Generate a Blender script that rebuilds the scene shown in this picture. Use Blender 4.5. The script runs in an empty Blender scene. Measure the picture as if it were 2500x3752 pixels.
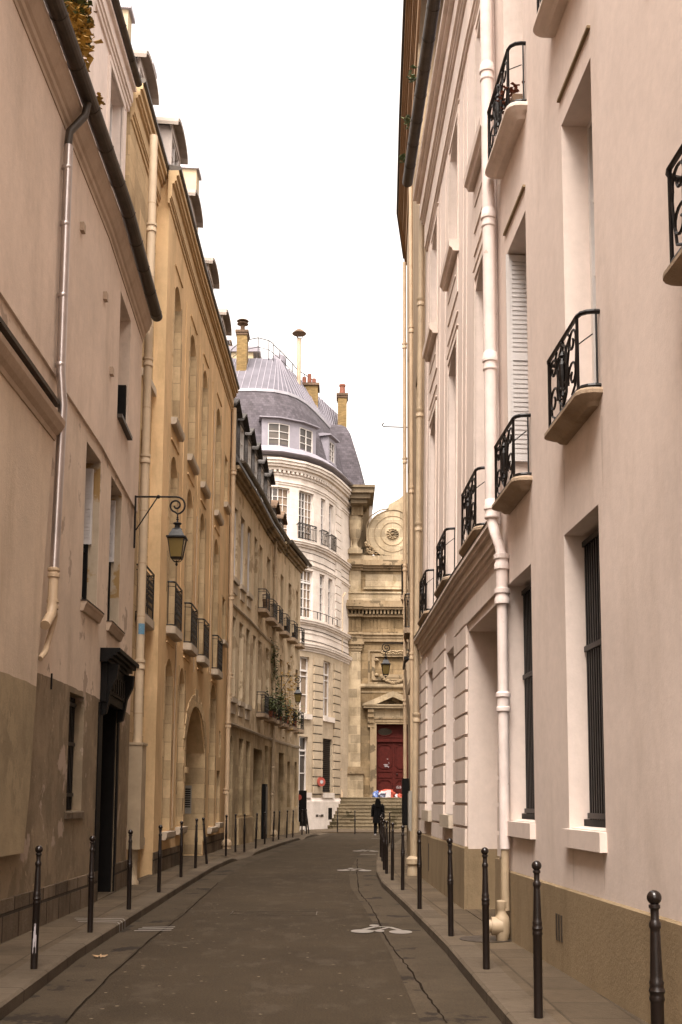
import bpy, math, random
from mathutils import Vector
random.seed(7)
R=math.radians
# ------------------------------------------------------------------ camera model (photo pixels 2500x3752)
FP=4145.; CXP=1250.; YH=2931.; EYE=1.65; TP=0.12206; PT=math.atan(TP); RL=0.0052; PYP=YH-FP*TP
def ray(x,y):
    ix=(x-CXP)/FP; iy=(PYP-y)/FP
    a=ix*math.cos(RL)-iy*math.sin(RL); b=ix*math.sin(RL)+iy*math.cos(RL)
    return (a,-b*math.sin(PT)+math.cos(PT),b*math.cos(PT)+math.sin(PT))
def gnd(x,y,z=.12):
    d=ray(x,y); t=(z-EYE)/d[2]; return (d[0]*t,d[1]*t)
def onY(x,y,Y):
    d=ray(x,y); t=Y/d[1]; return (d[0]*t,EYE+d[2]*t)
sc=bpy.context.scene
COL=sc.collection
# ------------------------------------------------------------------ materials
M={}
def nt(name):
    m=bpy.data.materials.new(name); m.use_nodes=True
    n=m.node_tree; b=n.nodes['Principled BSDF']; M[name]=m
    return m,n,b
def N(n,t,**k):
    o=n.nodes.new(t)
    for a,v in k.items():
        if a.startswith('i_'):
            key=a[2:]; key=int(key) if key.isdigit() else key.replace('_',' ')
            o.inputs[key].default_value=v
        else: setattr(o,a,v)
    return o
def L(n,a,b): n.links.new(a,b)
def col4(c): return (c[0],c[1],c[2],1)
def noise(n,vec,scale,detail=5,rough=.6,sx=1,sy=1,sz=1):
    mp=N(n,'ShaderNodeMapping'); mp.inputs['Scale'].default_value=(sx,sy,sz); L(n,vec,mp.inputs[0])
    t=N(n,'ShaderNodeTexNoise'); t.inputs['Scale'].default_value=scale; t.inputs['Detail'].default_value=detail; t.inputs['Roughness'].default_value=rough
    L(n,mp.outputs[0],t.inputs['Vector']); return t.outputs['Fac']
def ramp(n,fac,a,b,ca,cb):
    r=N(n,'ShaderNodeValToRGB'); r.color_ramp.elements[0].position=a; r.color_ramp.elements[1].position=b
    r.color_ramp.elements[0].color=col4(ca); r.color_ramp.elements[1].color=col4(cb); L(n,fac,r.inputs[0]); return r.outputs[0]
def mix(n,fac,a,b,mode='MIX'):
    m=N(n,'ShaderNodeMix'); m.data_type='RGBA'; m.blend_type=mode
    if isinstance(fac,(int,float)): m.inputs[0].default_value=fac
    else: L(n,fac,m.inputs[0])
    for i,v in ((6,a),(7,b)):
        if isinstance(v,tuple): m.inputs[i].default_value=col4(v)
        else: L(n,v,m.inputs[i])
    return m.outputs[2]
def mth(n,op,a,b=0.):
    m=N(n,'ShaderNodeMath',operation=op)
    for i,v in ((0,a),(1,b)):
        if isinstance(v,(int,float)): m.inputs[i].default_value=v
        else: L(n,v,m.inputs[i])
    return m.outputs[0]
def bump(n,b,h,s=.3,d=.02):
    bm=N(n,'ShaderNodeBump'); bm.inputs['Strength'].default_value=s; bm.inputs['Distance'].default_value=d
    L(n,h,bm.inputs['Height']); L(n,bm.outputs[0],b.inputs['Normal'])
def sc3(c,k): return tuple(x*k for x in c)
def plaster(name,base,var=.14,streak=.18,patch=None,zone=None,bmp=.35,rough=.9):
    m,n,b=nt(name); g=N(n,'ShaderNodeNewGeometry').outputs['Position']
    n1=noise(n,g,.55,6,.65); c=ramp(n,n1,.3,.72,sc3(base,1-var),sc3(base,1+var))
    n2=noise(n,g,1.1,8,.72,1.5,1.5,.35); st=ramp(n,n2,.48,.78,(1,1,1),(1-streak,1-streak*1.1,1-streak*1.25)); c=mix(n,1.,c,st,'MULTIPLY')
    n5=noise(n,g,9,6,.7); c=mix(n,1.,c,ramp(n,n5,.25,.75,(.93,.93,.93),(1.06,1.06,1.06)),'MULTIPLY')
    sep=N(n,'ShaderNodeSeparateXYZ'); L(n,g,sep.inputs[0])
    if zone:   # (height, colour): lower coat with a wavering edge
        hz,zc=zone[:2]; zk=len(zone)<3; e=mth(n,'ADD',sep.outputs[2],mth(n,'MULTIPLY',noise(n,g,.9,3,.5),.12))
        f=mth(n,'LESS_THAN',e,hz+.06); zz=ramp(n,noise(n,g,1.3,7,.7),.35,.7,sc3(zc,.72),sc3(zc,1.2)); zz=mix(n,ramp(n,noise(n,g,2.3,8,.75,1,1,.6),.515,.56,(0,0,0),(1,1,1)),zz,sc3(zc,.74 if zk else 1.04)); zz=mix(n,ramp(n,noise(n,g,3.1,8,.8,1.3,1.3,.8),.60,.625,(0,0,0),(1,1,1)),zz,sc3(zc,1.4 if zk else .96)); c=mix(n,f,c,zz)
    if patch:  # (colour, threshold)
        f=ramp(n,noise(n,g,1.1,5,.62),patch[1],patch[1]+.03,(0,0,0),(1,1,1)); c=mix(n,f,c,patch[0])
    L(n,c,b.inputs['Base Color']); b.inputs['Roughness'].default_value=rough; b.inputs['Specular IOR Level'].default_value=.2
    fine=noise(n,g,38,4,.7); bump(n,b,mth(n,'ADD',fine,mth(n,'MULTIPLY',n5,1.2)),bmp,.012)
    return m
def stone(name,base,bw=.9,bh=.38,mortar=.7,var=.25,dirt=.25,off=.5,msize=.012,patch=None,bmp=.5):
    m,n,b=nt(name); g=N(n,'ShaderNodeNewGeometry').outputs['Position']; uv=N(n,'ShaderNodeTexCoord').outputs['UV']
    wv=N(n,'ShaderNodeVectorMath',operation='ADD'); L(n,uv,wv.inputs[0]); wv.inputs[1].default_value=(50,50,0)
    t=N(n,'ShaderNodeTexBrick'); t.offset=off; t.inputs['Scale'].default_value=1; t.inputs['Brick Width'].default_value=bw; t.inputs['Row Height'].default_value=bh
    t.inputs['Mortar Size'].default_value=msize; t.inputs['Mortar Smooth'].default_value=.3; t.inputs['Bias'].default_value=0
    t.inputs['Color1'].default_value=col4(sc3(base,1-var)); t.inputs['Color2'].default_value=col4(sc3(base,1+var)); t.inputs['Mortar'].default_value=col4(sc3(base,mortar))
    L(n,wv.outputs[0],t.inputs['Vector']); c=t.outputs['Color']
    n1=noise(n,g,.7,7,.7); c=mix(n,1.,c,ramp(n,n1,.35,.7,(1-dirt,1-dirt*1.05,1-dirt*1.15),(1.08,1.08,1.08)),'MULTIPLY')
    n2=noise(n,g,1.4,8,.72,1.6,1.6,.4); c=mix(n,1.,c,ramp(n,n2,.5,.78,(1,1,1),(1-dirt,1-dirt,1-dirt)),'MULTIPLY')
    n5=noise(n,g,14,6,.7); c=mix(n,1.,c,ramp(n,n5,.25,.75,(.9,.9,.9),(1.08,1.08,1.08)),'MULTIPLY')
    if patch: c=mix(n,mth(n,'MULTIPLY',ramp(n,noise(n,g,patch[2],8,.75,1,1,.6),patch[1],patch[1]+.07,(0,0,0),(1,1,1)),.8),c,patch[0])
    L(n,c,b.inputs['Base Color']); b.inputs['Roughness'].default_value=.9; b.inputs['Specular IOR Level'].default_value=.2
    bump(n,b,mth(n,'ADD',mth(n,'MULTIPLY',t.outputs['Fac'],-1.6),mth(n,'ADD',noise(n,g,30,4,.7),n5)),bmp,.015)
    return m
def plain(name,base,rough=.6,metal=0,var=.12,scale=6,bmp=.15,spec=None,patch=None):
    m,n,b=nt(name); g=N(n,'ShaderNodeNewGeometry').outputs['Position']
    c=ramp(n,noise(n,g,scale,6,.65),.3,.7,sc3(base,1-var),sc3(base,1+var))
    if patch: c=mix(n,ramp(n,noise(n,g,patch[2],4,.6),patch[1],patch[1]+.03,(0,0,0),(1,1,1)),c,patch[0])
    L(n,c,b.inputs['Base Color']); b.inputs['Roughness'].default_value=rough; b.inputs['Metallic'].default_value=metal
    if spec is not None: b.inputs['Specular IOR Level'].default_value=spec
    if bmp: bump(n,b,noise(n,g,scale*5,3,.6),bmp,.006)
    return m
# colours
plaster('l1_plaster',(.64,.515,.405),.14,.28,zone=(3.15,(.27,.205,.135)),patch=((.40,.31,.24),.60))
plaster('l1_upper',(.66,.53,.43),.12,.22)
plaster('l1_near',(.63,.505,.385),.13,.24,zone=(2.95,(.34,.265,.165),0))
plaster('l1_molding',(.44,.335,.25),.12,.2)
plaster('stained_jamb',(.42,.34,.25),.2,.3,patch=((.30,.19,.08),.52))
plaster('ochre',(.69,.48,.265),.17,.34)
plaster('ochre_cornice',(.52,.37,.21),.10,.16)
stone('ochre_stone',(.60,.44,.26),1.1,.42,.8,.2,.35)
stone('l3_wall',(.52,.40,.25),.9,.4,.85,.14,.5,msize=.006,bmp=.35,patch=((.22,.155,.08),.55,.8))
plaster('l3_plaster',(.60,.48,.33),.22,.42,patch=((.36,.27,.17),.55))
plaster('pink_stucco',(.72,.61,.545),.08,.17,bmp=.12)
plaster('pink_stain',(.63,.53,.465),.1,.2,bmp=.12)
plaster('pink_trim',(.70,.595,.525),.09,.2,bmp=.15)
plaster('tan_plinth',(.27,.20,.12),.14,.32,bmp=.4)
stone('plinth_rough',(.20,.15,.105),.62,.9,.35,.3,.5,off=.3,msize=.02,bmp=1.)
plaster('r3_wall',(.34,.255,.17),.12,.3)
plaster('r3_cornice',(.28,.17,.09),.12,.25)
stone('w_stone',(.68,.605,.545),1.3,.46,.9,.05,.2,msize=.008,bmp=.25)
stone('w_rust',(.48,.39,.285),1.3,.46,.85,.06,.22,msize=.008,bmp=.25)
stone('church_stone',(.31,.225,.13),1.25,.5,.7,.28,.5,msize=.014,patch=((.13,.095,.055),.53,.45))
stone('church_block',(.43,.345,.235),.85,.55,1.25,.25,.4,msize=.014,patch=((.24,.18,.10),.57,.6))
plaster('eaves_dark',(.17,.13,.085),.3,.5)
plaster('church_trim',(.28,.21,.13),.25,.6,patch=((.12,.09,.055),.56))
plaster('stone_sill',(.50,.42,.33),.15,.35)
plaster('balcony_stone',(.36,.27,.19),.25,.45,bmp=.7)
plaster('step_stone',(.19,.15,.095),.3,.45,patch=((.07,.055,.03),.54),bmp=.6)
stone('brick_yellow',(.26,.175,.075),.22,.075,.7,.22,.25,msize=.006)
stone('slate',(.10,.088,.10),.22,.15,.55,.22,.25,msize=.006,bmp=.5)
stone('slate_dark',(.085,.078,.075),.22,.15,.6,.25,.3,msize=.006)
stone('tile_brown',(.16,.105,.07),.2,.14,.5,.25,.3,msize=.008)
stone('brick_rose',(.3,.14,.09),.2,.1,.6,.2,.2)
plain('zinc',(.24,.22,.25),.6,.1,.12,2.5)
plain('zinc_cone',(.12,.112,.13),.75,0,.2,1.5,spec=.2)
plain('zinc_white',(.38,.36,.39),.5,.2,.12,2.5)
plain('pipe_pale',(.54,.42,.285),.6,0,.1,3)
plain('pipe_zinc',(.46,.41,.39),.30,.9,.14,3)
plain('pipe_pink',(.70,.60,.555),.65,0,.10,4,.3,patch=((.52,.42,.36),.66,9))
plain('pipe_cream',(.46,.335,.215),.5,0,.14,3)
plain('pipe_tan',(.38,.29,.19),.55,0,.16,3)
plain('gutter_dark',(.05,.037,.026),.5,.3,.35,4,.4)
plain('iron',(.005,.0035,.003),.42,0,.3,30,.2,spec=.3)
plain('bollard_paint',(.012,.0075,.006),.34,0,.25,25,.12,patch=((.10,.08,.06),.745,14))
plain('ball_paint',(.014,.009,.0075),.22,0,.2,25,.1)
plain('black_wood',(.005,.004,.0035),.6,0,.4,8,.3,spec=.15)
plain('lamp_glass',(.15,.105,.035),.18,0,.15,3,0)
plain('white_paint',(.60,.56,.53),.5,0,.05,8)
plain('shutter_white',(.62,.58,.56),.55,0,.07,8)
plain('red_wood',(.056,.0075,.005),.6,0,.25,5,.25,spec=.15)
plain('dark_room',(.02,.017,.014),.8,0,.2,5,0)
plain('curtain',(.22,.16,.11),.8,0,.25,9,.2)
plain('terracotta',(.19,.06,.032),.75,0,.15,8)
plain('leaf_green',(.07,.085,.025),.6,0,.5,5,0)
plain('leaf_gold',(.40,.24,.045),.6,0,.5,5,0)
plain('road_paint',(.22,.195,.17),.7,0,.12,8,.2)
plain('red_sign',(.30,.05,.03),.5,0,.15,30)
plain('blue_bag_plastic',(.09,.14,.33),.3,0,.2,9)
plain('orange_cloth',(.32,.05,.025),.8,0,.25,9)
plain('white_cloth',(.42,.38,.39),.8,0,.15,9)
plain('grey_cloth',(.12,.12,.17),.8,0,.25,9)
plain('coat_black',(.004,.0035,.0035),.9,0,.3,12,.3,spec=.1)
plain('trouser_black',(.004,.004,.005),.9,0,.3,12,spec=.1)
plain('skin',(.42,.25,.18),.55,0,.08,12,0)
plain('hair_black',(.004,.0035,.003),.95,0,.3,40,.4,spec=.05)
plain('panel_metal',(.36,.33,.28),.4,.4,.1,20)
plain('dormer_paint',(.42,.36,.32),.7,0,.15,3)
plain('dormer_hood',(.25,.20,.16),.6,0,.2,3)
plaster('party_cream',(.52,.43,.29),.1,.2)
plain('sticker_blue',(.12,.26,.38),.4,0,.3,60,0)
plain('dry_leaf',(.27,.17,.085),.7,0,.3,30)
plain('ground_soil',(.10,.085,.065),.95,0,.3,2)
def m_glass():
    m,n,b=nt('window_glass'); g=N(n,'ShaderNodeNewGeometry').outputs['Position']
    L(n,ramp(n,noise(n,g,.8,3,.5),.35,.7,(.035,.028,.022),(.10,.08,.065)),b.inputs['Base Color']); b.inputs['Roughness'].default_value=.08
    bump(n,b,noise(n,g,2.5,2,.5),.12,.03)
m_glass()
def m_road():
    m,n,b=nt('asphalt'); g=N(n,'ShaderNodeNewGeometry').outputs['Position']
    n1=noise(n,g,.35,6,.65); c=ramp(n,n1,.3,.7,(.030,.0215,.0125),(.046,.0335,.020))
    n2=noise(n,g,60,3,.8); c=mix(n,1.,c,ramp(n,n2,.35,.68,(.55,.55,.55),(1.5,1.45,1.4)),'MULTIPLY')
    v=N(n,'ShaderNodeTexVoronoi'); v.inputs['Scale'].default_value=7.; L(n,g,v.inputs['Vector'])
    f=ramp(n,v.outputs['Distance'],.08,.15,(1,1,1),(0,0,0)); hs=mth(n,'MULTIPLY',f,mth(n,'GREATER_THAN',noise(n,g,11,1,.5),.52)); c=mix(n,hs,c,(.16,.125,.09))
    dk=ramp(n,noise(n,g,.9,7,.7),.56,.66,(1,1,1),(.82,.82,.82)); c=mix(n,1.,c,dk,'MULTIPLY'); pt=mth(n,'MULTIPLY',ramp(n,noise(n,g,2.2,6,.7,1,.6,1),.53,.62,(0,0,0),(1,1,1)),.5); c=mix(n,pt,c,(.062,.047,.032))
    L(n,c,b.inputs['Base Color']); b.inputs['Roughness'].default_value=.85; b.inputs['Specular IOR Level'].default_value=.18
    bump(n,b,mth(n,'ADD',n2,mth(n,'MULTIPLY',n1,3)),.5,.012)
    m,n,b=nt('asphalt_edge'); g=N(n,'ShaderNodeNewGeometry').outputs['Position']
    c=ramp(n,noise(n,g,.8,6,.7),.35,.7,(.040,.029,.018),(.066,.049,.032)); c=mix(n,1.,c,ramp(n,noise(n,g,60,3,.8),.3,.75,(.75,.75,.75),(1.3,1.3,1.25)),'MULTIPLY')
    c=mix(n,ramp(n,noise(n,g,1.3,5,.6),.585,.60,(0,0,0),(1,1,1)),c,(.022,.016,.011))
    L(n,c,b.inputs['Base Color']); b.inputs['Roughness'].default_value=.85; b.inputs['Specular IOR Level'].default_value=.18; bump(n,b,noise(n,g,60,3,.8),.45,.01)
    plain('tar',(.017,.0125,.009),.95,0,.3,12,spec=.05)
m_road()
stone('paving',(.105,.077,.05),.62,.48,.62,.20,.3,msize=.012,bmp=.5)
stone('kerb_stone',(.115,.088,.062),.95,50,.55,.12,.3,off=0,msize=.014,bmp=.5)
# ------------------------------------------------------------------ mesh builder
class MB:
    def __init__(s): s.v=[]; s.f=[]; s.uv=[]
    def vert(s,p,uv=None): s.v.append(tuple(p)); s.uv.append(uv if uv else (p[0]+p[1],p[2])); return len(s.v)-1
    def poly(s,ps,uvs=None):
        ids=[s.vert(p,uvs[i] if uvs else None) for i,p in enumerate(ps)]; s.f.append(ids)
    def box(s,x0,x1,y0,y1,z0,z1):
        c=[(x,y,z) for z in (z0,z1) for y in (y0,y1) for x in (x0,x1)]
        for q in ((0,1,3,2),(4,5,7,6),(0,1,5,4),(2,3,7,6),(0,2,6,4),(1,3,7,5)):
            ps=[c[i] for i in q]
            if q in ((0,1,3,2),(4,5,7,6)): uv=[(p[0],p[1]) for p in ps]
            elif q in ((0,1,5,4),(2,3,7,6)): uv=[(p[0],p[2]) for p in ps]
            else: uv=[(p[1],p[2]) for p in ps]
            s.poly(ps,uv)
    def tube(s,pts,r,n=6,close=False,cap=True):
        pts=[Vector(p) for p in pts]; rings=[]; K=len(pts)
        rr=r if isinstance(r,(list,tuple)) else [r]*K
        up=None
        for i,p in enumerate(pts):
            if close: t=(pts[(i+1)%K]-pts[i-1])
            else: t=(pts[min(i+1,K-1)]-pts[max(i-1,0)])
            if t.length<1e-9: t=Vector((0,0,1))
            t.normalize()
            if up is None:
                a=Vector((0,0,1)) if abs(t.z)<.9 else Vector((1,0,0)); up=(a-t*a.dot(t)).normalized()
            else:
                up=(up-t*up.dot(t)); up=up.normalized() if up.length>1e-6 else t.orthogonal().normalized()
            b=t.cross(up)
            rings.append([s.vert(p+(up*math.cos(2*math.pi*k/n+math.pi/n)+b*math.sin(2*math.pi*k/n+math.pi/n))*rr[i],(k/n,p.z)) for k in range(n)])
        m=K if close else K-1
        for i in range(m):
            A=rings[i];B=rings[(i+1)%K]
            for k in range(n): s.f.append([A[k],A[(k+1)%n],B[(k+1)%n],B[k]])
        if cap and not close: s.f.append(rings[0][::-1]); s.f.append(rings[-1])
    def lathe(s,prof,o=(0,0,0),n=16,sx=1,sy=1):
        rings=[]
        for r,z in prof: rings.append([s.vert((o[0]+r*sx*math.cos(2*math.pi*k/n),o[1]+r*sy*math.sin(2*math.pi*k/n),o[2]+z),(k/n*3,z)) for k in range(n)])
        for A,B in zip(rings,rings[1:]):
            for k in range(n): s.f.append([A[k],A[(k+1)%n],B[(k+1)%n],B[k]])
        s.f.append(rings[0][::-1]); s.f.append(rings[-1])
    def build(s,name,mat,parent=None,smooth=False):
        o0=(0,0,0)
        if parent is not None: o0=ORG[parent.name]
        me=bpy.data.meshes.new(name); me.from_pydata([(v[0]-o0[0],v[1]-o0[1],v[2]-o0[2]) for v in s.v],[],s.f)
        ul=me.uv_layers.new(name='UVMap')
        for p in me.polygons:
            for li in p.loop_indices: ul.data[li].uv=s.uv[me.loops[li].vertex_index]
            p.use_smooth=smooth
        if smooth: me.set_sharp_from_angle(angle=R(42))
        me.materials.append(M[mat] if isinstance(mat,str) else mat)
        o=bpy.data.objects.new(name,me); COL.objects.link(o)
        if parent is not None: o.parent=parent
        ORG[o.name]=o0
        return o
ORG={}
def tag(o,label=None,cat=None,group=None,kind=None):
    if label: o['label']=label
    if cat: o['category']=cat
    if group: o['group']=group
    if kind: o['kind']=kind
    return o
def root(name,label,cat,loc,group=None):
    e=bpy.data.objects.new(name,None); e.location=loc; e.empty_display_size=.3; COL.objects.link(e); ORG[e.name]=tuple(loc)
    return tag(e,label,cat,group)
# ------------------------------------------------------------------ facades
class Fac:
    def __init__(s,pts,side=1,u0=0.,lean=0.):
        s.p=[Vector((a,b)) for a,b in pts]; s.lean=lean; s.u=[u0]; s.side=side
        for a,b in zip(s.p,s.p[1:]): s.u.append(s.u[-1]+(b-a).length)
        ns=[]
        for a,b in zip(s.p,s.p[1:]):
            e=(b-a).normalized(); ns.append(Vector((e.y,-e.x))*side)
        s.n=[]
        for i in range(len(s.p)):
            if i==0: s.n.append(ns[0])
            elif i==len(s.p)-1: s.n.append(ns[-1])
            else:
                m=(ns[i-1]+ns[i]).normalized(); s.n.append(m/max(.5,m.dot(ns[i])))
    def P(s,u,z,d=0.):
        i=0
        while i<len(s.p)-2 and u>s.u[i+1]: i+=1
        t=(u-s.u[i])/(s.u[i+1]-s.u[i])
        p=s.p[i].lerp(s.p[i+1],t); tt=min(1,max(0,t)); n=s.n[i].lerp(s.n[i+1],tt); q=p+n*(d+s.lean*z)
        return (q.x,q.y,z)
    def us(s,u0,u1): return [u0]+[x for x in s.u if u0+1e-4<x<u1-1e-4]+[u1]
    def quad(s,mb,u0,u1,z0,z1,d=0.,flip=0):
        us=s.us(u0,u1)
        for a,b in zip(us,us[1:]):
            mb.poly([s.P(a,z0,d),s.P(b,z0,d),s.P(b,z1,d),s.P(a,z1,d)],[(a,z0),(b,z0),(b,z1),(a,z1)])
    def prof(s,mb,u0,u1,pr,cap=True):
        """sweep closed profile [(d,z),...] along the facade"""
        us=s.us(u0,u1); K=len(pr); rings=[]
        acc=[0]
        for i in range(K): a=pr[i]; b=pr[(i+1)%K]; acc.append(acc[-1]+math.hypot(a[0]-b[0],a[1]-b[1]))
        for u in us: rings.append([s.P(u,z,d) for d,z in pr])
        for j in range(len(us)-1):
            for k in range(K):
                k2=(k+1)%K
                mb.poly([rings[j][k],rings[j+1][k],rings[j+1][k2],rings[j][k2]],[(us[j],acc[k]),(us[j+1],acc[k]),(us[j+1],acc[k+1]),(us[j],acc[k+1])])
        if cap:
            mb.poly(rings[0],[(d,z) for d,z in pr]); mb.poly(rings[-1][::-1],[(d,z) for d,z in pr][::-1])
    def box(s,mb,u0,u1,z0,z1,d0,d1): s.prof(mb,u0,u1,[(d0,z0),(d1,z0),(d1,z1),(d0,z1)])
    def wall(s,mb,u0,u1,z0,z1,ops=(),d=0.,dep=.28):
        """ops: (u0,u1,z0,z1[,rise[,depth]])"""
        ops=[tuple(o)+(0.,dep)[len(o)-4:] if len(o)<6 else tuple(o) for o in ops]
        U=sorted(set([u0,u1]+[x for x in s.u if u0<x<u1]+[v for o in ops for v in o[:2] if u0<v<u1]))
        Z=sorted(set([z0,z1]+[v for o in ops for v in o[2:4] if z0<v<z1]))
        for a,b in zip(U,U[1:]):
            for c,e in zip(Z,Z[1:]):
                um,zm=(a+b)/2,(c+e)/2
                if any(o[0]<um<o[1] and o[2]<zm<o[3] for o in ops): continue
                mb.poly([s.P(a,c,d),s.P(b,c,d),s.P(b,e,d),s.P(a,e,d)],[(a,c),(b,c),(b,e),(a,e)])
        for (a,b,c,e,rise,dp) in ops:
            D=d-dp; sp=e-rise
            for u in (a,b):
                q=[(0,c),(0,sp),(1,sp),(1,c)]
                mb.poly([s.P(u,z,D if t else d) for t,z in q],[(u+(-dp if t else 0),z) for t,z in q])
            us=s.us(a,b)
            for x,y in zip(us,us[1:]):
                mb.poly([s.P(x,c,d),s.P(y,c,d),s.P(y,c,D),s.P(x,c,D)],[(x,c),(y,c),(y,c-dp),(x,c-dp)])
                if not rise: mb.poly([s.P(x,e,d),s.P(y,e,d),s.P(y,e,D),s.P(x,e,D)],[(x,e),(y,e),(y,e+dp),(x,e+dp)])
            if rise:
                n=14; pts=[]
                for k in range(n+1):
                    t=k/n; pts.append((a+(b-a)*t, sp+rise*math.sqrt(max(0,1-(2*t-1)**2)) if rise>.45*(b-a) else sp+rise*(1-(2*t-1)**2)))
                for (x,zx),(y,zy) in zip(pts,pts[1:]):
                    mb.poly([s.P(x,zx,d),s.P(y,zy,d),s.P(y,e,d),s.P(x,e,d)],[(x,zx),(y,zy),(y,e),(x,e)])
                    mb.poly([s.P(x,zx,d),s.P(y,zy,d),s.P(y,zy,D),s.P(x,zx,D)],[(x,zx),(y,zy),(y,zy+dp),(x,zx+dp)])
    def body(s,mb,u0,u1,z1,D=5.,z0=0.,d=0.):
        """back, ends and top closing the volume behind the wall"""
        s.quad(mb,u0,u1,z0,z1,d-D)
        for u in (u0,u1): mb.poly([s.P(u,z0,d),s.P(u,z1,d),s.P(u,z1,d-D),s.P(u,z0,d-D)],[(0,z0),(0,z1),(D,z1),(D,z0)])
        us=s.us(u0,u1)
        for a,b in zip(us,us[1:]): mb.poly([s.P(a,z1,d),s.P(b,z1,d),s.P(b,z1,d-D),s.P(a,z1,d-D)],[(a,0),(b,0),(b,D),(a,D)])
def window(F,par,u0,u1,z0,z1,dep,cols=2,rows=3,mat='white_paint',fw=.06,mw=.03,d=0.,name='window',glass='window_glass',curtain=False,trans=None):
    mb=MB(); D=d-dep; f0,f1=D+.02,D+.075
    F.box(mb,u0,u0+fw,z0,z1,D,f1); F.box(mb,u1-fw,u1,z0,z1,D,f1)
    F.box(mb,u0+fw,u1-fw,z0,z0+fw,D,f1); F.box(mb,u0+fw,u1-fw,z1-fw,z1,D,f1)
    zt=z1-fw
    if trans: F.box(mb,u0+fw,u1-fw,trans-.05,trans+.05,D,f1+.01)
    iw=u1-u0-2*fw
    for i in range(1,cols):
        u=u0+fw+iw*i/cols; w=mw*(1.7 if i*2==cols else 1); F.box(mb,u-w/2,u+w/2,z0+fw,z1-fw,D,f1-.012)
    for j in range(1,rows):
        z=z0+fw+(z1-z0-2*fw)*j/rows; F.box(mb,u0+fw,u1-fw,z-mw/2,z+mw/2,D,f1-.024)
    w=mb.build(name,mat,par)
    g=MB(); F.box(g,u0,u1,z0,z1,D-.03,D+.004); g.build('pane',glass,w)
    if curtain:
        c=MB(); F.box(c,u0+fw+iw*.56,u1-fw-.02,z0+fw,z1-fw,D+.004,D+.008); c.build('curtain','curtain',w)
    return w
def louver(F,par,u0,u1,z0,z1,d0,d1,mat='shutter_white',name='shutter'):
    """leaf folded back against a jamb: thin in u, lying from d0 to d1"""
    mb=MB(); F.box(mb,u0,u1,z0,z1,d0,d0+.03); F.box(mb,u0,u1,z0,z1,d1-.03,d1); 
    for z in (z0,(z0+z1)/2-.04,z1-.08): F.box(mb,u0,u1,z,z+.08,d0+.03,d1-.03)
    z=z0+.1
    while z<z1-.1:
        F.box(mb,u0+.006,u1-.006,z,z+.03,d0+.03,d1-.03); z+=.055
    F.box(mb,u0+.014,u1,z0+.08,z1-.08,d0+.03,d1-.03)
    return mb.build(name,mat,par)
def threshold(F,par,a,b,dp,z=.12,d=0.):
    mb=MB(); F.box(mb,a+.002,b-.002,z-.1,z+.012,d-dp,d+.03); return mb.build('threshold','paving',par)
def bars(F,par,u0,u1,z0,z1,d,step=.12,r=.014,hz=(),name='window_bars'):
    mb=MB(); n=max(2,int((u1-u0)/step))
    for i in range(n+1):
        u=u0+.03+(u1-u0-.06)*i/n; mb.tube([F.P(u,z0,d),F.P(u,z1,d)],r,4)
    for z in hz: F.box(mb,u0,u1,z-.025,z+.025,d-.012,d+.03)
    return mb.build(name,'iron',par)
def pipe(F,par,u,d,z0,z1,r,mat,coll=(),name='drainpipe',path=None,n=12):
    mb=MB()
    if path: mb.tube([F.P(*q) for q in path],r,n)
    else: mb.tube([F.P(u,z0,d),F.P(u,z1,d)],r,n)
    o=mb.build(name,mat,par,True)
    for z in coll:
        c=MB(); p=F.P(u,z,d)
        c.lathe([(r*1.02,-.09),(r*1.28,-.08),(r*1.28,-.02),(r*1.12,0),(r*1.12,.03),(r*1.35,.04),(r*1.35,.09),(r*1.02,.1)],p,n); c.build('pipe_collar',mat,o,True)
    return o
def gutter(F,par,u0,u1,z,d,r,mat='gutter_dark',step=.9,name='gutter'):
    mb=MB(); pr=[(d+r*math.cos(a),z+r*math.sin(a)) for a in [math.pi+math.pi*k/9 for k in range(10)]]
    pr+=[(d+r*.82,z+.01),(d+r*.7*0,z-.02),(d-r*.82,z+.01)]
    F.prof(mb,u0,u1,pr)
    u=u0+step*.4
    while u<u1:
        pr2=[(d+(r+.008)*math.cos(a),z+(r+.008)*math.sin(a)) for a in [math.pi+math.pi*k/9 for k in range(10)]]
        F.prof(mb,u,u+.03,pr2); u+=step
    return mb.build(name,mat,par)
def arc(c,r0,r1,a0,a1,n=14): return [(c[0]+(r0+(r1-r0)*k/n)*math.cos(R(a0+(a1-a0)*k/n)),c[1]+(r0+(r1-r0)*k/n)*math.sin(R(a0+(a1-a0)*k/n))) for k in range(n+1)]
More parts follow.
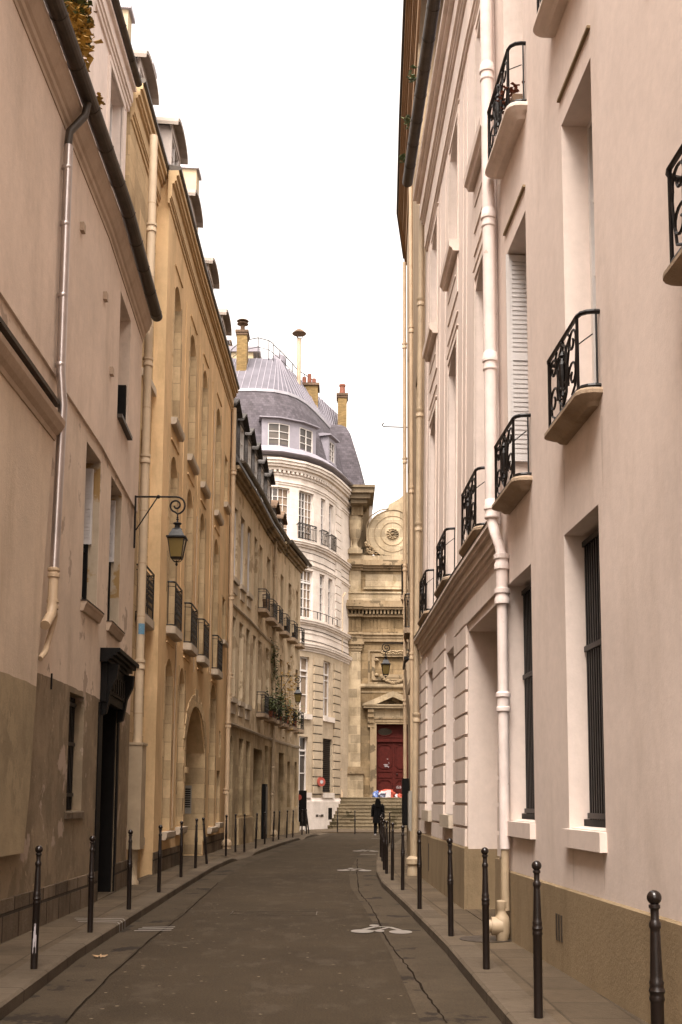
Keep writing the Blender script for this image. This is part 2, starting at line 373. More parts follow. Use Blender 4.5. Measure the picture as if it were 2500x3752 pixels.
def railing(F,par,u0,u1,z0,z1,d,style='scroll',t=.011,name='railing'):
    mb=MB(); w=u1-u0; h=z1-z0; c=min(.12,d*.7)
    top=[(u0,0.0),(u0,d-c)]+[(u0+c-c*math.cos(R(a)),d-c+c*math.sin(R(a))) for a in (30,60,90)]+[(u1-c+c*math.sin(R(a)),d-c+c*math.cos(R(a))) for a in (0,30,60,90)]+[(u1,0.0)]
    mb.tube([F.P(u,z1,dd) for u,dd in top],t*1.9,6); mb.tube([F.P(u,z0+.03,dd) for u,dd in top],t*1.4,5)
    if style!='scroll': mb.tube([F.P(u,z1-.1,dd) for u,dd in top],t*.9,4)
    for u in (u0+c,u1-c): mb.tube([F.P(u,z0,d),F.P(u,z1,d)],t*1.3,5)
    for u in (u0,u1): mb.tube([F.P(u,z0+.03,.03),F.P(u,z1,.03)],t,4)
    def line(pts,r=t,n=5): mb.tube([F.P(u0+c+x*(w-2*c),z0+.04+y*(h-.06),d) for x,y in pts],r,n)
    if style=='scroll':
        k=h/(w-2*c)
        for sx in (0,1):
            f=lambda pts: [((1-x if sx else x),y) for x,y in pts]
            S=lambda cx,cy,r,a0,a1,rr=.25: f([(cx+(x-cx),cy+(y-cy)/k) for x,y in arc((cx,cy),r,r*rr,a0,a1,18)])
            line(S(.17,.78,.13,200,-220)); line(S(.17,.30,.15,-20,420))
            line(f([(.05,.78),(.035,.62),(.05,.45),(.10,.10),(.2,.02)])); line(f([(.31,.33),(.33,.55),(.28,.72),(.30,.86)]))
            line(f([(.5,.97),(.38,.84),(.36,.5),(.38,.16),(.5,.03)]),t*1.2); line(S(.43,.70,.07,90,430)); line(S(.43,.28,.07,-90,-430))
            line(f([(.30,.98),(.24,.9),(.30,.86),(.38,.84)]))
        p=F.P((u0+u1)/2,z0+h*.2,d); mb.lathe([(.004,0),(.02,.02),(.012,.06),(.03,.2),(.034,.3),(.015,.36),(.03,.38),(.012,.42),(.02,.5),(.004,.54)],p,8)
        line([(.5,0),(.5,1)],t*.9)
        # strut back to the wall
        for u in (u0+.1,): mb.tube([F.P(u,z1-.25,d),F.P(u+.12,z1-.1,0)],t*.6,4)
    else:
        n=max(3,int(w/.135))
        for i in range(n+1):
            x=i/n; line([(x,0),(x,1-.1/h)],t*.8,4)
        for i in range(n):
            x=(i+.5)/n; rr=.3/n
            for yy in (.2,.5,.75): line([(x+(a-x),yy+(b-yy)*(w/h)) for a,b in arc((x,yy),rr,rr*.6,0,330,8)],t*.9,4)
            line([((i+.15)/n,.32),((i+.5)/n,.42),((i+.85)/n,.32)],t*.8,4); line([((i+.15)/n,.66),((i+.5)/n,.58),((i+.85)/n,.66)],t*.8,4)
    return mb.build(name,'iron',par)
def balcony(F,par,u0,u1,z,d,h=.68,style='scroll',th=.12,mat='balcony_stone',inset=.03):
    mb=MB(); e=.04; K=6
    # slab with rounded ends and a moulded underside
    lay=[(z,d,0),(z-.02,d+.015,-.015),(z-.05,d+.015,-.015),(z-th*.8,d-.03,.03),(z-th,d*.6,.08),(z-th-.03,d*.45,.11)]
    if style=='bars': lay=[(z,d,0),(z-th,d,0),(z-th-.03,d-.06,.05)]
    rings=[]
    for zz,dd,ins in lay:
        a,b=u0+ins,u1-ins; c=min(.13,dd*.6); pts=[(a,-.005),(a,dd-c)]+[(a+c-c*math.cos(R(t)),dd-c+c*math.sin(R(t))) for t in (25,50,75,90)]+[(b-c+c*math.sin(R(t)),dd-c+c*math.cos(R(t))) for t in (0,25,50,75,90)]+[(b,-.005)]
        rings.append([F.P(u,zz,dv) for u,dv in pts])
    for A,B in zip(rings,rings[1:]):
        for k in range(len(A)-1): mb.poly([A[k],A[k+1],B[k+1],B[k]])
    mb.poly(rings[0]); mb.poly(rings[-1][::-1])
    o=mb.build('balcony',mat,par); railing(F,o,u0+inset,u1-inset,z,z+h,d-.03,style); return o
def mprof(z0,steps):
    """moulding profile from bottom: list of (dz,d)"""
    pr=[(-.01,z0)]; z=z0
    for dz,d in steps: pr.append((d,z)); z+=dz; pr.append((d,z))
    pr.append((-.01,z)); return pr
# ================================================================== PLANS
FL1=Fac([(-3.6,-8),(-3.6,4),(-3.62,13),(-3.64,16.5),(-3.80,20.2)],1,-12)
FL0=Fac([(-4.13,-8),(-4.13,20.15)],1,-12)
FL2a=Fac([(-4.08,20.24),(-4.08,24.4)],1,0)
FL2=Fac([(-3.82,23.4),(-3.82,28),(-3.75,33),(-3.72,36.56)],1,.95)
FL3=Fac([(-3.70,36.6),(-3.35,40.5),(-3.05,45),(-2.6,49.5),(-2.0,53.8)],1,0)
FR1=Fac([(3.08,-7.48),(2.38,4.5),(2.17,8.1),(1.88,13.2),(1.87,13.32)],-1,-12)
FR2=Fac([(1.90,13.3),(1.79,16.5),(1.64,24)],-1,0,lean=-.013)
FR3=Fac([(1.70,24.1),(1.84,29),(2.02,34),(2.38,36.9)],-1,0)
FR4=Fac([(2.85,37.0),(3.25,46),(3.5,52)],-1,0)
# extend W to both sides
FW=Fac([(-12,60.8),(-8,60.4),(-5,60.2),(-3.5,60.4),(-2.3,61.1),(-1.6,61.9),(-1.0,63.0),(-.5,64.4),(0,66.1),(.5,67.9),(1.0,69.8),(1.9,73.5)],1,0)
KL=[(-2.2,-8),(-2.42,4),(-2.52,8.64),(-2.69,11.93),(-2.76,15.19),(-2.84,19.5),(-2.93,26.3),(-2.86,29.83),(-2.46,35.26),(-2.15,40.5),(-1.78,45.56),(-1.24,50.65),(-.6,56.9)]
KR=[(1.5,-8),(1.32,4),(1.22,8.06),(1.19,9.95),(1.15,12.59),(1.0,17.14),(0.8,21.92),(0.8,25.2),(0.91,28.88),(1.16,34.74),(1.40,37.2),(1.75,41),(2.3,46),(2.9,52)]
WLn=[(-3.6,-8),(-3.6,4),(-3.62,13),(-3.64,16.5),(-3.8,20.2),(-3.86,22.4),(-3.82,28),(-3.75,33),(-3.70,36.6),(-3.35,40.5),(-3.05,45),(-2.6,49.5),(-2.0,53.8),(-1.9,56.9)]
WRn=[(3.08,-8),(2.38,4.5),(2.17,8.1),(1.88,13.2),(1.79,16.5),(1.66,24),(1.84,29),(2.02,34),(2.38,36.9),(2.85,37.6),(3.25,46),(3.5,52.1)]
def lerpY(P,y):
    for a,b in zip(P,P[1:]):
        if y<=b[1]: t=(y-a[1])/(b[1]-a[1]) if b[1]!=a[1] else 0; return a[0]+(b[0]-a[0])*t
    return P[-1][0]
def sstep(a,b,x): t=min(1,max(0,(x-a)/(b-a))); return t*t*(3-2*t)
def dip(y,side):
    if side<0: return 1-.8*(sstep(30.2,31.2,y)-sstep(33.6,34.8,y))-.8*(sstep(46.4,47,y)-sstep(48.2,49.2,y))-.85*sstep(51.5,54,y)
    return 1-.85*sstep(35.0,36.6,y)
# ================================================================== GROUND
g=MB(); g.poly([(-250,-60,-.03),(250,-60,-.03),(250,400,-.03),(-250,400,-.03)],[(0,0),(1,0),(1,1),(0,1)]); tag(g.build('ground','ground_soil'),kind='structure')
g=MB(); g.box(-3,3.6,-9,53,-.02,0.); g.box(-3.0,40,53,57.1,-.02,0.); tag(g.build('road','asphalt'),kind='structure')
def pave(name,K,W,side):
    ys=sorted(set([k[1] for k in K]+[w[1] for w in W]+[y*.8 for y in range(-10,71)])); ys=[y for y in ys if y<=min(K[-1][1],W[-1][1])+.01]
    top=MB(); kb=MB(); ed=MB(); acc=0; prev=None
    for y in ys:
        kx=lerpY(K,y); wx=lerpY(W,y); h=.12*dip(y,side); s=1 if side<0 else -1
        row=(kx,wx,y,h)
        if prev:
            a=prev; L_=math.hypot(kx-a[0],y-a[2]); acc2=acc+L_
            i0,i1=a[0]-s*.30,kx-s*.30
            w0,w1=a[1]-s*.05,wx-s*.05
            z0,z1=a[3],h
            m0,m1=max(z0,.115),max(z1,.115)
            def q(mb,A,B,C,D_,uv): mb.poly([A,B,C,D_],uv)
            kb.poly([(a[0],a[2],-.01),(kx,y,-.01),(kx,y,z1-.02),(a[0],a[2],z0-.02)],[(acc,0),(acc2,0),(acc2,.1),(acc,.1)])
            kb.poly([(a[0],a[2],z0-.02),(kx,y,z1-.02),(kx-s*.025,y,z1),(a[0]-s*.025,a[2],z0)],[(acc,.1),(acc2,.1),(acc2,.13),(acc,.13)])
            kb.poly([(a[0]-s*.025,a[2],z0),(kx-s*.025,y,z1),(i1,y,z1+.002),(i0,a[2],z0+.002)],[(acc,.13),(acc2,.13),(acc2,.4),(acc,.4)])
            j0,j1=a[0]-s*.62,kx-s*.62
            top.poly([(i0,a[2],z0),(i1,y,z1),(j1,y,m1),(j0,a[2],m0)],[(a[2],.30),(y,.30),(y,.62),(a[2],.62)])
            top.poly([(j0,a[2],m0),(j1,y,m1),(w1,y,m1),(w0,a[2],m0)],[(a[2],.62),(y,.62),(y,abs(w1-kx)),(a[2],abs(w0-a[0]))])
            ed.poly([(a[0]+s*.0,a[2],.004),(kx,y,.004),(kx+s*(.48 if side<0 else .60),y,.004),(a[0]+s*(.48 if side<0 else .60),a[2],.004)])
            acc=acc2
        prev=row
    tag(top.build(name,'paving'),kind='structure'); tag(kb.build('kerb','kerb_stone'),kind='structure'); tag(ed.build('road_edge','asphalt_edge'),kind='structure')
pave('pavement',KL,WLn,-1); pave('pavement',KR,WRn,1)
g=MB(); g.box(-8,40,57.1,80,-.01,.05); g.box(-8,40,57.02,57.32,-.01,.055); g.box(-12,-1.9,53.9,57.1,-.01,.045); tag(g.build('church_pavement','paving'),kind='structure')
# tar line and cracks in the road
def ribbon(name,pts,w,mat,z=.008,**k):
    mb=MB()
    for i in range(len(pts)-1):
        a=Vector(pts[i]); b=Vector(pts[i+1]); n=Vector((b.y-a.y,-(b.x-a.x))).normalized(); wa=w*(.6+.8*random.random()) if k.get('rough') else w
        mb.poly([(a.x-n.x*wa/2,a.y-n.y*wa/2,z),(a.x+n.x*wa/2,a.y+n.y*wa/2,z),(b.x+n.x*wa/2,b.y+n.y*wa/2,z),(b.x-n.x*wa/2,b.y-n.y*wa/2,z)])
    return mb.build(name,mat)
def wob(pts,n=10,a=.012):
    out=[]
    for p,q in zip(pts,pts[1:]):
        for k in range(n): t=k/n; out.append((p[0]+(q[0]-p[0])*t+random.uniform(-a,a),p[1]+(q[1]-p[1])*t))
    return out+[pts[-1]]
tag(ribbon('road_crack',wob([gnd(x,y,0) for x,y in ((1640,3752),(1560,3640),(1490,3540),(1420,3450),(1385,3370),(1350,3310),(1315,3270),(1308,3200),(1310,3150))]),.018,'tar',.008,rough=1),kind='structure')
tag(ribbon('road_crack',wob([gnd(x,y,0) for x,y in ((235,3752),(420,3560),(560,3440),(700,3330),(800,3235))]),.014,'tar',.008,rough=1),kind='structure')
# ------------------------------------------------------------------ road markings
def bike(cx,cy,w,ln,label):
    mb=MB(); z=.011
    def disc(x,y,rx,ry): mb.poly([(x+rx*math.cos(2*math.pi*k/28),y+ry*math.sin(2*math.pi*k/28),z) for k in range(28)])
    k=w/.76; l=ln
    disc(cx-.24*k,cy-.18*l,.145*k,.2*l); disc(cx+.24*k,cy-.24*l,.145*k,.2*l)
    def seg(a,b,t,zz=.0):
        a=Vector(a);b=Vector(b);n=Vector((b.y-a.y,-(b.x-a.x))).normalized()*t/2
        mb.poly([(a.x-n.x,a.y-n.y,z+.001+zz),(a.x+n.x,a.y+n.y,z+.001+zz),(b.x+n.x,b.y+n.y,z+.001+zz),(b.x-n.x,b.y-n.y,z+.001+zz)])
    seg((cx-.22*k,cy+.02*l),(cx-.05*k,cy+.36*l),.07*k); seg((cx-.05*k,cy+.36*l),(cx+.12*k,cy+.30*l),.06*k,.0006); seg((cx+.12*k,cy+.30*l),(cx+.24*k,cy-.05*l),.07*k,.0012); seg((cx-.06*k,cy-.12*l),(cx+.12*k,cy+.28*l),.05*k,.0018); seg((cx-.2*k,cy-.14*l),(cx-.02*k,cy-.14*l),.06*l,.0024)
    disc(cx-.02*k,cy-.14*l,.06*k,.12*l); disc(cx-.07*k,cy+.52*l,.065*k,.10*l)
    tag(mb.build('bicycle_marking','road_paint'),label,'road marking','bicycle symbols painted on the road')
p=gnd(1396,3410,0); bike(p[0],p[1],.76,.95,'white painted bicycle symbol nearest the camera beside the right kerb')
p=gnd(1298,3189,0); bike(p[0],p[1],.80,1.1,'middle of the three white bicycle symbols on the asphalt')
p=gnd(1340,3119,0); bike(p[0],p[1],.84,1.1,'small farthest white bicycle symbol on the road past the bollard cluster')
for (x0,x1,y,w,lb) in ((1320,1378,3132,.16,'short white line painted just below the farthest bicycle symbol'),(1362,1400,3074,.18,'thin white line painted on the road near the standing person')):
    a=gnd(x0,y,0); b=gnd(x1,y,0); tag(ribbon('painted_line',[a,b],w,'road_paint',.010),lb,'road marking')
for yy,(xa,xb) in zip((3403,3408,3414),((510,640),(500,634),(490,628))):
    pass
mb=MB()
for yy,xa,xb in ((3403,520,640),(3409,505,634),(3415,490,627)):
    a=gnd(xa,yy,0); b=gnd(xb,yy-2,0); mb.poly([(a[0],a[1],.012),(b[0],b[1],.012),(b[0],b[1]+.06,.012),(a[0],a[1]+.06,.012)])
tag(mb.build('striped_marking','road_paint'),'three short white stripes on the asphalt beside the left kerb','road marking')
mb=MB()
for k,yy in enumerate((3350,3357,3364)):
    a=gnd(312+4*k,yy-2); kx=lerpY(KL,14.6)
    y0=14.25+.2*(2-k)+.15; mb.poly([(a[0],y0,.1235),(kx-.03,y0-.05,.1245),(kx-.03,y0+.0,.1245),(a[0],y0+.05,.1235)])
    kx=lerpY(KL,y0)+.006; mb.poly([(kx,y0-.06,.005),(kx,y0-.01,.005),(kx,y0-.01,.1),(kx,y0-.06,.1)]); mb.poly([(kx,y0-.06,.1),(kx,y0-.01,.1),(kx-.03,y0-.0,.1245),(kx-.03,y0-.05,.1245)])
tag(mb.build('striped_marking','road_paint'),'three thin white stripes crossing the left pavement and its kerb','road marking')
p=gnd(1005,3347,0); mb=MB(); 
for a,b in (((-.62,-.16),(.62,-.16)),((.62,-.16),(.62,.16)),((.62,.16),(-.62,.16)),((-.62,.16),(-.62,-.16))):
    mb.tube([(p[0]+a[0],p[1]+a[1]*1.6,.002),(p[0]+b[0],p[1]+b[1]*1.6,.0)],.006,4)
tag(mb.build('road_cover','gutter_dark'),'long rectangular access cover sunk in the asphalt mid road','cover')
p=gnd(1800,3443); mb=MB(); mb.lathe([(.30,0),(.30,.006),(.27,.008),(.25,.005),(.02,.005)],(p[0]-.05,p[1],.122),24); tag(mb.build('manhole_cover','gutter_dark'),'round iron cover in the right pavement by the drainpipe foot','manhole cover')
mb=MB(); p=gnd(364,3512,0)
for k in range(5):
    a=k*1.3; mb.poly([(p[0],p[1],.03),(p[0]+.05*math.cos(a),p[1]+.06*math.sin(a),.012),(p[0]+.09*math.cos(a+.3),p[1]+.1*math.sin(a+.3),.035),(p[0]+.04*math.cos(a+.7),p[1]+.06*math.sin(a+.7),.02)])
tag(mb.build('fallen_leaf','dry_leaf'),'dry pale leaf lying on the asphalt by the left kerb','leaf')
# ================================================================== BOLLARDS
def bollard_proto():
    rt=root('bollard','tmp','bollard',(0,0,0),'iron bollards along the kerbs')
    s=MB(); s.lathe([(.032,-.02),(.032,.57),(.034,.575),(.038,.585),(.034,.6),(.034,.61),(.040,.625),(.034,.64),(.033,.65),(.036,.665),(.031,.675),(.030,.70),(.024,.90),(.0235,.915),(.029,.925),(.029,.945),(.023,.955),(.020,.965),(.0205,1.0),(.021,1.01),(.028,1.017),(.028,1.03),(.015,1.04),(.012,1.045)],n=20); s.build('shaft','bollard_paint',rt,True)
    b=MB(); b.lathe([(.036*math.cos(R(a)),1.066+.036*math.sin(R(a))) for a in range(-70,90,20)]+[(.003,1.102)],n=18); b.build('ball','ball_paint',rt,True)
    return rt
proto=bollard_proto(); used=False
def bollard(x,y,label,tilt=(0,0),z=.12,sc_=1.):
    global used
    if not used: r=proto; used=True
    else:
        r=proto.copy(); COL.objects.link(r)
        for ch in list(proto.children):
            c=ch.copy(); COL.objects.link(c); c.parent=r
    r.location=(x,y,z); r.rotation_euler=(tilt[0],tilt[1],random.uniform(0,6)); r.scale=(sc_,)*3; r['label']=label
def rz(r,t): r.rotation_euler=(t[0],t[1],0)
bollard(1.53,5.6,'biggest black bollard at the bottom right corner, cut off by the frame')
RB=[(1974,3731),(1783,3552),(1653,3431),(1538,3331),(1476,3262),(1438,3226),(1417,3202),(1408,3188),(1402,3157)]
RLb=['second nearest bollard on the right, standing below the nearer barred window','third bollard from the camera on the right, beside the round pavement cover','fourth bollard on the right, before the tan base of the gateway pier','fifth bollard on the right, before the rusticated wall with two windows','sixth bollard on the right, left of the cream pipe foot','bollard on the right just before the tight dark cluster starts','nearest bollard inside the tight cluster at the right kerb bend','middle bollard of the tight cluster at the right kerb bend','leftmost bollard of the tight cluster, at the kerb bend']
for q,lb in zip(RB,RLb): p=gnd(*q); bollard(p[0],p[1],lb,(random.gauss(0,.005),random.gauss(0,.006)))
for k,(x,y) in enumerate(((1.10,30.9),(1.18,32.9),(1.27,34.8),(1.80,41.5))): bollard(x,y,['bollard just behind the tight cluster at the right kerb bend','second bollard behind the tight cluster, hidden up to its ball','third bollard behind the tight cluster past the kerb bend','lone far thin bollard right of the cluster, before the church steps'][k])
LB=[(124,3551),(330,3417),(472,3333),(582,3270),(663,3215),(716,3182),(758,3166),(828,3134),(863,3120),(895,3119),(937,3110),(970,3094),(1001,3083),(1021,3077),(1050,3071),(1073,3068),(1107,3059),(1123,3055),(1132,3053)]
LLb=['nearest left bollard, with a torn white sticker on its shaft','second left bollard, in front of the black doorway','third left bollard, beside the boxed foot of the ochre drainpipe','fourth left bollard, before the first ochre ground floor windows','fifth left bollard, just left of the arched portal','sixth left bollard, in the middle of the arched portal','bollard leaning to the left at the right side of the arched portal','upright bollard right after the ochre building ends at its pipe','second bollard past the ochre building pipe on the left','third bollard past the ochre building pipe, at the lowered kerb','bollard before the dark doorway of the brown stone house','bollard in front of the black cabinet on the brown stone house','bollard just left of the far cream drainpipe','bollard just right of the far cream drainpipe','bollard before the second far doorway on the left','bollard near the end corner of the brown stone house','bollard in front of the black notice board by the corner','upright bollard of the crossed pair at the far left kerb end','leaning bollard of the crossed pair at the far left kerb end']
for i,(q,lb) in enumerate(zip(LB,LLb)):
    p=gnd(*q); t=(0,0)
    bollard(p[0],p[1],lb,(random.gauss(0,.006),random.gauss(0,.008)))
    r=[o for o in COL.objects if o.get('label')==lb][0]
    if i==6: r.rotation_euler=(0,R(-5.5),0)
    if i==18: r.rotation_euler=(0,R(-7),0)
    if i in (10,12,13,14): r.rotation_euler=(0,R(1.6),0)
p=gnd(1237,3044); bollard(p[0],p[1],'left one of two lone bollards before the church steps',z=.05)
p=gnd(1301,3050); bollard(p[0],p[1],'right one of two lone bollards before the church steps',z=.05)
p=gnd(124,3551); mb=MB()
ang=[(-1.9+.12*k) for k in range(9)]; 
for a,b in zip(ang,ang[1:]):
    k=ang.index(a); z0=.36-.03*abs(4-k)*.9-.02*(k%2); z1=.52-.035*abs(3.5-k)+.03*(k%3); rr=.0335
    mb.poly([(p[0]+rr*math.cos(a),p[1]+rr*math.sin(a),z0+.0),(p[0]+rr*math.cos(b),p[1]+rr*math.sin(b),z0+.012),(p[0]+rr*math.cos(b),p[1]+rr*math.sin(b),z1),(p[0]+rr*math.cos(a),p[1]+rr*math.sin(a),z1-.01)])
tag(mb.build('torn_sticker','white_cloth'),'torn whitish sticker wrapped on the nearest left bollard','sticker')
p=gnd(683,3143); rt=root('guard_post','short thick black guard post at the portal jamb','guard post',(p[0],p[1],.12)); mb=MB(); mb.lathe([(.075,0),(.07,.5),(.062,.56),(.03,.6),(.004,.61)],(p[0]-.35,p[1]+.6,.12),14); mb.build('post','bollard_paint',rt,True)
# ================================================================== LEFT 1: plaster house
B=root('plaster_house','pinkish beige plaster house on the near left with black carved doorway and dark roof gutter','house',(-3.7,6,0))
LA=Fac([(-3.54,-8),(-3.54,4),(-3.56,13),(-3.575,16.5)],1,-12)
ops=[(11.1,12.0,1.48,3.07,0,.3),(11.6,12.62,4.38,6.7,0,.3),(13.6,14.75,4.4,6.78,0,.3),(13.3,14.95,.12,3.25,0,.55)]
mb=MB(); FL1.wall(mb,-12,16.42,0,6.93,ops); FL1.body(mb,-12,16.42,10.2,6); mb.build('wall','l1_plaster',B)
mb=MB(); FL1.wall(mb,-12,16.42,6.93,10.3,[(13.75,14.95,7.85,9.95,0,.3)],.035); FL1.box(mb,-12,16.42,6.90,6.935,-.01,.036); mb.build('upper_wall','l1_upper',B)
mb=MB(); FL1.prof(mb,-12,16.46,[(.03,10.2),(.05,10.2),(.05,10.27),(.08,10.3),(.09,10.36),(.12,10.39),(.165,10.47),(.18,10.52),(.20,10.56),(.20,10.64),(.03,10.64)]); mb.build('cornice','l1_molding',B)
gutter(FL1,B,-12,16.50,10.74,.285,.11)
mb=MB(); mb.poly([FL1.P(-12,10.66,.2),FL1.P(16.42,10.66,.2),FL1.P(16.42,10.8,-.4),FL1.P(-12,10.8,-.4)]); mb.build('roof_edge','zinc',B)
# thicker near wall with a slanting end, its moulding and lead cap
mb=MB(); 
prs=[(-12,1.04),(8.85,1.04),(9.0,1.7),(9.12,2.9),(9.25,4.2),(9.5,6.12),(-12,6.12)]
us=[-12,4,9.1]
def slab(F,mb,poly,d0,d1):
    # split at the breakpoints
    def edge(u): 
        zs=[]; 
        for (a,b) in zip(poly,poly[1:]+poly[:1]):
            if min(a[0],b[0])-1e-6<=u<=max(a[0],b[0])+1e-6 and abs(a[0]-b[0])>1e-6: zs.append(a[1]+(b[1]-a[1])*(u-a[0])/(b[0]-a[0]))
        return min(zs),max(zs)
    xs=sorted(set([p[0] for p in poly]+[u for u in F.u if min(p[0] for p in poly)<u<max(p[0] for p in poly)]))
    for a,b in zip(xs,xs[1:]):
        e=1e-5; l0,h0=edge(a+e); l1,h1=edge(b-e)
        for d in (d0,d1): mb.poly([F.P(a,l0,d),F.P(b,l1,d),F.P(b,h1,d),F.P(a,h0,d)],[(a,l0),(b,l1),(b,h1),(a,h0)])
    for (a,b) in zip(poly,poly[1:]+poly[:1]): mb.poly([F.P(a[0],a[1],d0),F.P(b[0],b[1],d0),F.P(b[0],b[1],d1),F.P(a[0],a[1],d1)],[(a[0],a[1]),(b[0],b[1]),(b[0]+.1,b[1]),(a[0]+.1,a[1])])
slab(FL1,mb,prs,-.02,.07); mb.build('thick_wall','l1_near',B)
mb=MB(); FL1.prof(mb,-12,9.5,[(0,6.02),(.09,6.02),(.10,6.08),(.15,6.12),(.2,6.2),(.21,6.26),(.14,6.28),(.0,6.56)]); mb.build('string_course','l1_molding',B)
mb=MB(); FL1.prof(mb,-12,9.62,[(0,6.50),(.12,6.48),(.13,6.52),(.0,6.60)]); mb.build('lead_cap','gutter_dark',B)
for a,b in ((-12,13.28),(14.97,16.42)):
    mb=MB(); FL1.box(mb,a,b,.05,.57,-.01,.03); mb.build('plinth','plinth_rough',B)
# window fittings
for (a,b,c,e,_,dp) in ops[:3]: window(FL1,B,a,b,c,e,dp,2,3,'black_wood')
window(FL1,B,13.75,14.95,7.85,9.95,.30,2,3,'white_paint',d=.035)
bars(FL1,B,11.1,11.95,1.5,3.05,-.13,.09,.016,(1.7,2.4,2.95)); mb=MB(); FL1.box(mb,11.95,11.995,1.5,3.05,-.29,-.13); mb.build('iron_grille','black_wood',B)
for a,b,z0,z1,zs in ((11.6,12.62,4.38,6.7,5.42),(13.6,14.75,4.4,6.78,5.6)):
    louver(FL1,B,b-.07,b-.012,zs,z1-.12,-.255,-.10)
    mb=MB(); FL1.box(mb,b-.06,b-.012,z0+.03,zs,-.27,-.15)
    for k in range(3): FL1.box(mb,b-.07,b-.06,z0+.03,zs,-.26+.04*k,-.235+.04*k)
    mb.build('iron_grille','black_wood',B)
    mb=MB(); FL1.box(mb,b-.012,b-.002,z0+.02,z1-.02,-.29,-.004); mb.build('stained_jamb','stained_jamb',B)
    bars(FL1,B,a,b-.06,z0+.02,zs,-.22,.11,.014,(z0+.2,zs-.1))
    mb=MB(); FL1.prof(mb,a-.06,b+.12,[(-.3,z0-.02),(.0,z0-.13),(.04,z0-.13),(.07,z0-.05),(.09,z0-.02),(.09,z0+.01),(-.3,z0+.03)]); s=mb.build('window_sill','l1_molding',B)
    m2=MB(); FL1.box(m2,a-.07,b+.13,z0+.01,z0+.022,-.02,.10); m2.build('sill_flashing','gutter_dark',s)
mb=MB(); FL1.box(mb,13.75,14.95,7.80,7.86,.03,.12); mb.build('window_sill','gutter_dark',B)
mb=MB(); FL1.box(mb,14.83,14.9,7.9,8.75,-.22,-.0); mb.build('shutter','black_wood',B)
mb=MB(); FL1.prof(mb,11.0,12.1,[(0,1.38),(.03,1.38),(.03,1.46),(0,1.48)]); mb.build('window_sill','plinth_rough',B)
threshold(FL1,B,13.3,14.95,.5)
# carved doorway
D=MB(); FL1.box(D,13.3,14.95,.12,3.25,-.56,-.45); 
for i in range(2):
    for z0,z1 in ((.3,1.0),(1.1,2.1),(2.2,3.1)): FL1.box(D,13.42+i*.8,14.06+i*.8,z0,z1,-.46,-.43)
FL1.box(D,14.86,14.95,.12,3.25,-.45,-.02); FL1.box(D,13.3,13.38,.12,3.25,-.45,.02)
D=D.build('door','black_wood',B); mb=MB(); mb.lathe([(.03,0),(.03,.03),(.005,.04)],FL1.P(14.0,1.15,-.42),10); mb.build('handle','iron',D)
mb=MB(); FL1.box(mb,13.16,15.05,3.12,3.72,-.01,.10); FL1.box(mb,13.4,14.85,3.25,3.6,.10,.13); FL1.prof(mb,13.05,15.25,mprof(3.72,[(.05,.13),(.05,.19),(.05,.25),(.06,.30)]))
for u in (13.2,14.9):
    FL1.prof(mb,u,u+.16,[(.0,2.9),(.09,2.95),(.12,3.1),(.15,3.3),(.24,3.5),(.26,3.7),(.0,3.72)])
for k in range(6): FL1.box(mb,13.5+k*.22,13.6+k*.22,3.3,3.55,.13,.15)
mb.build('door_hood','black_wood',B)
for a,b in ((13.05,13.3),(14.95,15.1)): mb=MB(); FL1.box(mb,a,b,.12,3.1,-.01,.022); mb.build('door_frame','black_wood',B)
# downpipe
zl=[(9.5,10.86,.42),(9.62,10.6,.40),(9.98,10.1,.16),(10.05,9.9,.11),(10.06,9.0,.10),(10.1,7.0,.10)]
o=pipe(FL1,B,0,0,0,0,.057,'pipe_zinc',path=[(9.5,9.9,.12),(9.5,9.0,.12),(9.52,6.9,.12),(9.56,6.5,.15),(9.56,5.2,.13),(9.55,4.38,.12)])
for u,z,d in ((9.5,9.6,.11),(9.5,8.84,.11),(9.51,7.9,.11),(9.52,7.0,.11)):
    c=MB(); c.lathe([(.058,-.03),(.067,-.02),(.067,.02),(.058,.03)],FL1.P(u,z,d),10); c.build('pipe_collar','pipe_zinc',o,True)
pipe(FL1,B,0,0,0,0,.05,'gutter_dark',path=[(9.75,10.68,.29),(9.72,10.45,.26),(9.52,10.1,.12),(9.5,9.88,.11)])
o=pipe(FL1,B,0,0,0,0,.062,'pipe_cream',path=[(9.55,4.42,.12),(9.52,3.98,.12),(9.48,3.85,.12),(9.22,3.68,.12)])
for z in (4.36,3.97): 
    c=MB(); c.lathe([(.06,-.05),(.075,-.04),(.075,0),(.065,.01),(.065,.03),(.078,.04),(.078,.07),(.06,.08)],FL1.P(9.54,z,.12),10); c.build('pipe_collar','pipe_cream',o,True)
pipe(FL1,B,0,0,0,0,.035,'pipe_cream',path=[(9.62,3.95,.12),(9.72,3.88,.11),(9.72,3.8,.1),(9.35,3.38,.1),(9.2,3.28,.08)])
for u,z in ((10.6,9.35),(12.2,9.1),(12.9,8.2)): mb=MB(); FL1.box(mb,u,u+.12,z,z+.12,.03,.09); mb.build('wall_block','l1_molding',B)
mb=MB(); FL1.box(mb,10.05,10.07,3.0,3.2,.0,.02); mb.build('pipe_bracket','iron',B)
